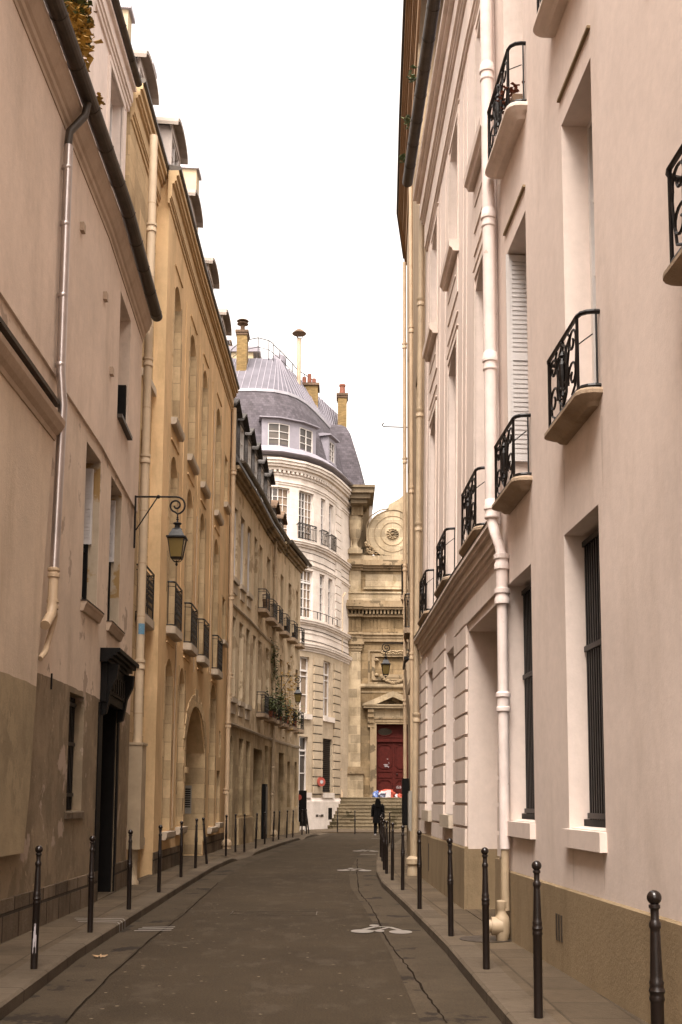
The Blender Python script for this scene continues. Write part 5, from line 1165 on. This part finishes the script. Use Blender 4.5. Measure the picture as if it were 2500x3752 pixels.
m=MB(); fbox(m,.1,WR,zc(2206),zc(2178),0,.34); fbox(m,.1,WR,zc(2178),zc(2172),0,.40); fbox(m,C(1338,0)[0],WR,zc(2160),zc(2152),0,.16); m.build('blocking_course','church_block',B)
m=MB(); fbox(m,px0-.05,px1,zc(2172),zc(2092),0,.25); fbox(m,C(1345,0)[0],WR,zc(2150),zc(2105),0,.08); m.build('attic_panel','church_block',B)
m=MB(); fbox(m,.1,WR,zc(2056),zc(2036),-1,.1); fbox(m,.12,px1+.1,zc(2056),zc(2034),-1,.3); m.build('attic_base','church_block',B)
# volute gable
cxv,czv=C(1439,1957)
def outline():
    pts=[]
    for a in range(-90,-271,-9): pts.append((cxv+1.6*math.cos(R(a)),czv+1.55*math.sin(R(a))))
    pts=[(cxv,zc(2036))]+[p for p in pts if p[1]>zc(2036)]
    s=[C(1395,1880),C(1422,1866),C(1424,1850),C(1460,1830),C(1490,1806),C(1530,1780),C(1600,1760)]
    pts=[q for q in pts if not(q[0]>s[0][0] and q[1]>czv)]
    return [(cxv+3.6,zc(2036))]+pts+s+[(cxv+3.6,s[-1][1])]
ol=outline(); m=MB(); ydp=.9
m.poly([(x,CY-.05,z) for x,z in ol],[(x,z) for x,z in ol]); m.poly([(x,CY+ydp,z) for x,z in ol])
for (a,b) in zip(ol,ol[1:]+ol[:1]): m.poly([(a[0],CY-.05,a[1]),(b[0],CY-.05,b[1]),(b[0],CY+ydp,b[1]),(a[0],CY+ydp,a[1])])
m.build('volute_wall','church_block',B)
m=MB()
def annul(m,r,rw,y): m.tube([(cxv+r*math.cos(2*math.pi*k/40),y,czv+r*math.sin(2*math.pi*k/40)) for k in range(40)],rw,5,close=True)
annul(m,1.5,.03,CY-.06); annul(m,1.12,.022,CY-.06); annul(m,.72,.022,CY-.06); m.tube([(a,CY-.08,b+.02) for a,b in (C(1345,1990),C(1342,1930),C(1356,1895),C(1392,1872),C(1424,1866))],.04,5)
m.build('volute_ring','church_trim',B,True)
m=MB(); 
for k in range(12):
    a=2*math.pi*k/12
    for rr_ in (.30,.19): m.lathe([(.01,-.06),(.09,-.03),(.1,0),(.06,.05),(.01,.07)],(cxv+rr_*math.cos(a),CY-.09,czv+rr_*math.sin(a)),6)
m.lathe([(.02,-.1),(.14,-.04),(.14,.04),(.02,.1)],(cxv,CY-.12,czv),10); m.build('rosette','church_trim',B,True)
m=MB()
for k in range(26):
    x=C(1346+k*1.5,0)[0]; zz=zc(2030)+random.uniform(0,.75*(1-k/28)); m.lathe([(.01,-.1),(.1,-.04),(.1,.04),(.01,.1)],(x,CY-.1,zz),6)
m.build('carved_foliage','church_trim',B,True)
# vase on plinth
vx=C(1301,1950)[0]; m=MB(); m.box(vx-.46,vx+.46,CY-.55,CY+.3,zc(2034),zc(2020)); m.box(vx-.34,vx+.34,CY-.45,CY+.2,zc(2020),zc(2012)); zb=zc(2012)
m.lathe([(.3,0),(.16,.2),(.15,.35),(.22,.5),(.34,.75),(.42,1.2),(.46,1.7),(.44,2.0),(.30,2.25),(.22,2.4),(.28,2.5),(.34,2.6),(.22,2.7),(.16,2.95),(.05,3.1)],(vx,CY-.12,zb),18); o=m.build('stone_vase','church_block',B,True)
m=MB()
for k in range(60): a=random.uniform(0,6.28); z_=random.uniform(2.5,3.9); rr_=.34*(1-abs(z_-3.2)/1.6); m.lathe([(.01,-.08),(.08,-.03),(.08,.03),(.01,.08)],(vx+rr_*math.cos(a),CY-.12+rr_*math.sin(a),zb+z_),6)
for sx_ in (-1,1):
    for k in range(9): m.lathe([(.01,-.09),(.1,-.03),(.1,.03),(.01,.09)],(vx+sx_*(.42-.01*k),CY-.25,zb+2.0-.1*k),6)
m.build('vase_carving','church_trim',o,True)
# door surround
zz=lambda y: C(1440,y)[1]; X_=lambda x: C(x,2600)[0]
m=MB()
for e0,e1,d in ((0,.12,.06),(.12,.3,.10),(.3,.38,.16)):
    fbox(m,dx0-e1,dx0-e0,lz,dz1+e1,0,d); fbox(m,dx1+e0,dx1+e1,lz,dz1+e1,0,d); fbox(m,dx0-e0,dx1+e0,dz1+e0,dz1+e1,0,d)
m.build('door_surround','church_trim',B)
m=MB(); fbox(m,X_(1352),X_(1526),zz(2634),zz(2598),0,.12); fbox(m,X_(1332),X_(1546),zz(2597),zz(2588),0,.5); fbox(m,X_(1329),X_(1549),zz(2588),zz(2584),0,.58)
ax,az=C(1439,2535); 
for s_ in (-1,1):
    xa=X_(1328) if s_<0 else X_(1550); xm=ax; 
    q=[(xa,zz(2583)),(xm,az),(xm,az-.36),(xa+.75*(-s_),zz(2585))]
    if s_>0: q=[(xa,zz(2583)),(xm,az),(xm,az-.36),(xa-.75,zz(2585))]
    else: q=[(xa,zz(2583)),(xm,az),(xm,az-.36),(xa+.75,zz(2585))]
    m.poly([(x,CY-.6,z) for x,z in q]); m.poly([(x,CY,z) for x,z in q])
    for a,b in zip(q,q[1:]+q[:1]): m.poly([(a[0],CY-.6,a[1]),(b[0],CY-.6,b[1]),(b[0],CY,b[1]),(a[0],CY,a[1])])
m.build('pediment','church_block',B)
m=MB(); m.poly([(X_(1340),CY-.06,zz(2584)),(X_(1538),CY-.06,zz(2584)),(ax,CY-.06,az-.2)]); m.build('tympanum','church_trim',B)
m=MB()
for xa in (1348,1512):
    a=X_(xa); 
    for (z0_,z1_,d) in ((2600,2612,.42),(2612,2630,.34),(2630,2650,.24),(2650,2666,.14)): fbox(m,a,a+.36,zz(z1_),zz(z0_),0,d)
m.build('console','church_trim',B)
m=MB(); fbox(m,px1,WR,zz(2517),zz(2507),0,.16); fbox(m,px1,WR,zz(2522),zz(2517),0,.09); fbox(m,px1,WR,zz(2538),zz(2535),0,.05); m.build('string_course','church_block',B)
m=MB()
for xa,xb,ya,yb,w_,d in ((1349,1540,2382,2506,.10,.07),(1362,1527,2396,2494,.20,.13),(1394,1495,2398,2408,.1,.2),(1394,1495,2472,2484,.1,.16)):
    a,b,c,e=X_(xa),X_(xb),zz(yb),zz(ya)
    fbox(m,a,a+w_,c,e,0,d); fbox(m,b-w_,b,c,e,0,d); fbox(m,a+w_,b-w_,c,c+w_,0,d); fbox(m,a+w_,b-w_,e-w_,e,0,d)
m.build('relief_panel','church_trim',B)
m=MB()
for k in range(34): x=X_(1400+k*2.8); m.lathe([(.01,-.07),(.08,-.02),(.08,.02),(.01,.07)],(x,CY-.18,zz(2393)+.09*math.sin(k*1.9)),6)
for k in range(30): x=X_(1400+k*2.9); m.lathe([(.01,-.07),(.08,-.02),(.08,.02),(.01,.07)],(x,CY-.16,zz(2486)-.28*math.sin(k/29*math.pi)+.04*math.sin(k*2)),6)
for xx,yy in ((1380,2420),(1380,2474),(1500,2420),(1500,2474)): m.lathe([(.01,-.12),(.14,-.04),(.14,.04),(.01,.12)],(X_(xx),CY-.12,zz(yy)),8)
m.build('relief_carving','church_trim',B,True)
# red door
m=MB(); fbox(m,dx0,dx1,lz,dz1,-.55,-.42); fbox(m,dx0,dx1,zz(2718),zz(2702),-.42,-.30); fbox(m,dx0,dx1,zz(2702),zz(2699),-.42,-.26); xm=X_(1444); fbox(m,xm-.05,xm+.05,lz,zz(2718),-.42,-.36)
def octo(m,a,b,c,e,y):
    k=.22*min(b-a,e-c); P_=[(a+k,c),(b-k,c),(b,c+k),(b,e-k),(b-k,e),(a+k,e),(a,e-k),(a,c+k)]; m.tube([(x,y,z) for x,z in P_],.035,4,close=True)
for a,b in ((dx0+.12,xm-.12),(xm+.12,dx1-.12)):
    octo(m,a,b,zz(2815),zz(2728),CY+.40); octo(m,a,b,zz(2905),zz(2858),CY+.40); fbox(m,a,b,zz(2850),zz(2846),-.42,-.38); fbox(m,a,b,zz(2828),zz(2824),-.42,-.38)
D=m.build('door','red_wood',B)
m=MB(); m.tube([(X_(1412)+.46*math.cos(2*math.pi*k/24),CY+.41,zz(2680)+.26*math.sin(2*math.pi*k/24)) for k in range(24)],.04,5,close=True); m.build('window_frame','red_wood',D)
m=MB(); m.poly([(X_(1412)+.44*math.cos(2*math.pi*k/24),CY+.405,zz(2680)+.24*math.sin(2*math.pi*k/24)) for k in range(24)]); m.build('pane','window_glass',D)
m=MB()   # white scribbles
for pts in (((1419,2781),(1424,2782)),((1426,2793),(1427,2797)),((1407,2801),(1424,2803)),((1409,2806),(1421,2806)),((1411,2809),(1428,2810)),((1420,2809),(1426,2812))):
    (xa,ya),(xb,yb)=pts; a=(X_(xa),CY+.405,zz(ya)); b=(X_(xb),CY+.405,zz(yb)); m.tube([a,((a[0]+b[0])/2,CY+.405,(a[2]+b[2])/2+.02),b],.018,4)
for k in range(7): m.tube([(X_(1452+3*k),CY+.405,zz(2890)),(X_(1454+3*k),CY+.405,zz(2882-2*(k%3)))],.01,3)
m.build('graffiti','white_cloth',D)
m=MB(); m.lathe([(.04,-.04),(.06,0),(.04,.04)],(xm+.2,CY+.36,3.2),8); m.build('handle','iron',D)
m=MB(); m.box(.05,WR,CY-2,CY+.1,lz-.3,lz-.001) if 0 else None
# cream pipe between corner building and church
rt=None; Bc=[o for o in COL.objects if o.name=='rounded_corner_building'][0]
xp=C(1252,2400,66.0)[0]
m=MB(); m.tube([(xp,66.3,9.9),(xp-.02,66.2,9.5),(xp-.04,66.2,1.95)],.07,8); o=m.build('drainpipe','pipe_pale',Bc,True)
for z_ in (8.0,5.6,3.4): c=MB(); c.lathe([(.075,-.08),(.1,-.07),(.1,.07),(.075,.08)],(xp-.03,66.2,z_),8); c.build('pipe_collar','pipe_cream',o,True)
c=MB(); c.lathe([(.16,0),(.16,.25),(.1,.4),(.07,.45)],(xp-.03,66.1,1.8),10); c.build('pipe_foot','pipe_cream',Bc,True)
m=MB(); m.tube([(xp,66.3,9.9),(xp+.02,66.3,13.6),(xp+.2,66.5,13.9)],.07,8); m.build('drainpipe','pipe_pale',Bc,True)
# ------------------------------------------------------------------ steps
S=root('stone_steps','wide worn stone steps rising to the red church door','steps',(3,64,0))
rise=(1.80-.05)/9; y0=63.5
for k in range(9):
    m=MB(); z1=.05+rise*(k+1); ya=y0+.31*k; xl={0:-.62,1:-.55,2:-.48,3:-.4,4:-.35,5:-.3,6:-.25,7:-.2,8:-.12}[k]-.25
    yb=ya+.34 if k<8 else CY+.5
    m.box(xl,8.5,ya,yb,.0,z1-.05); m.box(xl-.01,8.5,ya-.035,yb-.002,z1-.05,z1); m.build('step','step_stone',S)
# ------------------------------------------------------------------ bundles on the landing
def blob(name,c,r,mat,par,n=18,j=.16,sq=1.):
    m=MB(); rng=random.Random(len(name)+int(c[0]*100)); K=9
    rings=[]
    for i in range(K):
        ph=math.pi*i/(K-1)*.5+.0; row=[]
        for k in range(n):
            a=2*math.pi*k/n; w=1+j*math.sin(3*a+i)+j*.6*math.sin(7*a+2*i); rr_=math.cos(ph)**.6*w
            row.append(m.vert((c[0]+r[0]*rr_*math.cos(a),c[1]+r[1]*rr_*math.sin(a),c[2]+r[2]*math.sin(ph)*(1+j*.5*math.sin(2*a)))))
        rings.append(row)
    for A,B_ in zip(rings,rings[1:]):
        for k in range(n): m.f.append([A[k],A[(k+1)%n],B_[(k+1)%n],B_[k]])
    m.f.append(rings[0][::-1]); return m.build(name,mat,par,True)
zl=1.80; Yb=66.9
def bx_(x): return onY(x,2915,Yb)[0]
rt=root('plastic_bag','blue plastic bag slumped at the left of the red church door','bag',(bx_(1377),Yb,zl)); blob('bag',(bx_(1377),Yb,zl),(.2,.2,.34),'blue_bag_plastic',rt); blob('knot',(bx_(1384),Yb,zl+.28),(.06,.06,.12),'blue_bag_plastic',rt)
rt=root('sleeping_bundle','orange red bedding bundle with white and grey cloth before the red church door','bedding',(bx_(1415),Yb+.2,zl))
blob('orange_blanket',(bx_(1420),Yb+.3,zl),(.54,.38,.46),'orange_cloth',rt); blob('grey_cover',(bx_(1403),Yb-.02,zl),(.30,.20,.26),'grey_cloth',rt); 
m=MB(); pth=[(1388,.26),(1398,.38),(1408,.36),(1420,.42),(1430,.44),(1432,.02)]
q=[(bx_(x),Yb-.20-.02*i,zl+z_) for i,(x,z_) in enumerate(pth)]
for a,b in zip(q,q[1:]): m.poly([a,b,(b[0]-.02,b[1]-.03,b[2]-.12),(a[0]-.02,a[1]-.03,a[2]-.12)])
m.poly([(bx_(1418),Yb-.30,zl+.42),(bx_(1432),Yb-.30,zl+.44),(bx_(1431),Yb-.33,zl+.02),(bx_(1411),Yb-.36,zl+.0)]); m.build('white_sheet','white_cloth',rt)
rt=root('cloth_heap','small white and red heap at the right end of the bedding','cloth heap',(bx_(1462),Yb,zl)); blob('white_heap',(bx_(1454),Yb,zl),(.12,.14,.2),'white_cloth',rt); blob('red_heap',(bx_(1465),Yb,zl),(.18,.16,.22),'orange_cloth',rt)
# ------------------------------------------------------------------ person
def skin(name,joints,edges,mat,par,sub=2,rootv=0):
    o0=ORG[par.name] if par else (0,0,0)
    me=bpy.data.meshes.new(name); me.from_pydata([(p[0]-o0[0],p[1]-o0[1],p[2]-o0[2]) for p,_ in joints],edges,[])
    o=bpy.data.objects.new(name,me); COL.objects.link(o); o.parent=par
    md=o.modifiers.new('skin','SKIN'); md.use_smooth_shade=True
    for i,(p,r_) in enumerate(joints):
        rr_=r_ if isinstance(r_,tuple) else (r_,r_); me.skin_vertices[0].data[i].radius=rr_; me.skin_vertices[0].data[i].use_root=(i==rootv)
    s=o.modifiers.new('sub','SUBSURF'); s.levels=sub; s.render_levels=sub
    me.materials.append(M[mat]); ORG[o.name]=o0; return o
px_,py_=gnd(1385,3060,0)
PR=root('person','person in long black coat walking away towards the church steps, bag on right side','person',(px_,py_,0))
def q(x,y,z): return (px_+x,py_+y,z)
J=[(q(0,0,.92),(.15,.12)),(q(0,0,1.1),(.14,.11)),(q(0,0,1.3),(.17,.12)),(q(0,0,1.42),(.11,.09)),(q(0,-.0,1.49),(.055,.055)),(q(0,.01,1.58),(.078,.095)),(q(0,.015,1.66),(.06,.075)),
 (q(-.19,0,1.38),.06),(q(-.25,.01,1.12),.048),(q(-.26,.03,.88),.034),(q(-.26,.04,.82),.03),
 (q(.19,0,1.38),.06),(q(.25,0,1.12),.048),(q(.26,.05,.90),.034),(q(.26,.07,.84),.03),
 (q(-.10,0,.84),.09),(q(-.105,.0,.47),.06),(q(-.11,-.03,.10),.042),(q(-.115,.06,.04),.035),(q(-.12,.16,.03),.03),
 (q(.10,0,.84),.09),(q(.115,.04,.47),.06),(q(.13,-.02,.10),.042),(q(.135,.07,.04),.035),(q(.14,.17,.03),.03)]
E_=[(0,1),(1,2),(2,3),(3,4),(4,5),(5,6),(3,7),(7,8),(8,9),(9,10),(3,11),(11,12),(12,13),(13,14),(0,15),(15,16),(16,17),(17,18),(18,19),(0,20),(20,21),(21,22),(22,23),(23,24)]
for s_,wi in ((-1,10),(1,14)):
    hx=s_*.262
    base=J[wi][0]
    for k,(ox,ln) in enumerate(((-.028,.07),(-.010,.08),(.010,.078),(.027,.062))):
        i=len(J); J.append(((base[0],base[1]+ox*.9+.01,base[2]-.05),.011)); J.append(((base[0]-s_*.006,base[1]+ox+.014,base[2]-.05-ln*.6),.009)); J.append(((base[0]-s_*.016,base[1]+ox+.018,base[2]-.05-ln),.0075)); E_+=[(wi,i),(i,i+1),(i+1,i+2)]
    i=len(J); J.append(((base[0]-s_*.02,base[1]+.04,base[2]-.02),.011)); J.append(((base[0]-s_*.03,base[1]+.055,base[2]-.06),.009)); E_+=[(wi,i),(i,i+1)]
body=skin('body',J,E_,'skin',PR,1)
m=MB(); m.lathe([(.235,.55),(.25,.56),(.235,.75),(.20,1.0),(.19,1.12),(.225,1.3),(.225,1.4),(.15,1.46),(.08,1.5)],(px_,py_,0),22,1.0,.78); o=m.build('coat','coat_black',PR,True)
sl=[]
for s_ in (-1,1): 
    m=MB(); m.tube([q(s_*.15,0,1.44),q(s_*.215,0,1.36),q(s_*.258,.005,1.12),q(s_*.266,.04,.9),q(s_*.266,.045,.86)],[.075,.09,.07,.058,.055],12); m.build('sleeve','coat_black',PR,True)
for s_,kx in ((-1,0),(1,.04)):
    m=MB(); m.tube([q(s_*.1,0,.85),q(s_*.112,kx,.47),q(s_*.122,-.025,.07)],[.115,.085,.072],12); m.build('trouser_leg','trouser_black',PR,True)
    m=MB(); m.tube([q(s_*.12,-.08,.045),q(s_*.125,.0,.06),q(s_*.135,.12,.045),q(s_*.14,.19,.04)],[.04,.05,.045,.03],10); o=m.build('shoe','trouser_black',PR,True); m=MB(); m.tube([q(s_*.12,-.1,.012),q(s_*.14,.2,.012)],[.045,.04],8); m.build('shoe_sole','white_cloth',o)
m=MB(); m.lathe([(.10,1.24),(.17,1.30),(.165,1.40),(.135,1.50),(.125,1.60),(.10,1.68),(.06,1.73),(.01,1.745)],(px_,py_-.03,0),16,1,.95); m.build('hair','hair_black',PR,True)
m=MB()
for dx_ in (-.03,.03): m.lathe([(.003,-.01),(.012,0),(.003,.01)],q(dx_,.105,1.60),8)
m.lathe([(.004,-.02),(.012,-.01),(.006,.02)],q(0,.115,1.575),8); m.lathe([(.02,-.004),(.022,0),(.02,.004)],q(0,.098,1.53),8); m.build('face','skin',PR,True)
rt=root('shoulder_bag','dark shoulder bag hanging at the right hip of the walking person','bag',q(.27,-.05,.85)); m=MB(); m.lathe([(.04,0),(.10,.03),(.115,.14),(.10,.26),(.05,.3)],q(.24,-.07,.76),14,.8,1.25); m.build('pouch','coat_black',rt,True); m=MB(); m.tube([q(.3,-.05,1.03),q(.26,-.03,1.25),q(.14,0,1.47),q(.2,.1,1.3),q(.28,.04,1.05)],.012,5); m.build('strap','coat_black',rt)
# ================================================================== SKY, SUN, CAMERA
w=bpy.data.worlds.new('World'); sc.world=w; w.use_nodes=True; n=w.node_tree; bg=n.nodes['Background']
sk=n.nodes.new('ShaderNodeTexSky'); sk.sky_type='NISHITA'; sk.sun_disc=False; SE,SA=61,192
sk.sun_elevation=R(SE); sk.sun_rotation=R(SA); sk.dust_density=4; sk.air_density=1.2
hs=n.nodes.new('ShaderNodeHueSaturation'); hs.inputs['Saturation'].default_value=.12; L(n,sk.outputs[0],hs.inputs['Color'])
mx=n.nodes.new('ShaderNodeMix'); mx.data_type='RGBA'; mx.blend_type='MULTIPLY'; mx.inputs[0].default_value=1; mx.inputs[7].default_value=(1.0,.90,.815,1); L(n,hs.outputs[0],mx.inputs[6]); L(n,mx.outputs[2],bg.inputs['Color']); bg.inputs['Strength'].default_value=.13
sl=bpy.data.lights.new('sun','SUN'); sl.energy=1.1; sl.angle=R(35); sl.color=(1,.94,.88); so=bpy.data.objects.new('sun',sl); COL.objects.link(so)
sv=Vector((math.sin(R(SA))*math.cos(R(SE)),math.cos(R(SA))*math.cos(R(SE)),math.sin(R(SE)))); so.rotation_euler=sv.to_track_quat('Z','Y').to_euler(); so.location=(0,0,40)
cd=bpy.data.cameras.new('camera'); cam=bpy.data.objects.new('camera',cd); COL.objects.link(cam); sc.camera=cam
cd.sensor_fit='HORIZONTAL'; cd.sensor_width=36; cd.lens=FP/2500*36; cd.shift_y=(PYP-1876)/2500; cd.clip_start=.05; cd.clip_end=1000
from mathutils import Matrix
cam.matrix_world=Matrix.Translation((0,0,EYE))@Matrix.Rotation(R(90)+PT,4,'X')@Matrix.Rotation(RL,4,'Z')
sc.view_settings.view_transform='Standard'; sc.view_settings.look='None'; sc.view_settings.exposure=2.12; sc.view_settings.gamma=1
sc.cycles.max_bounces=6; sc.cycles.diffuse_bounces=4
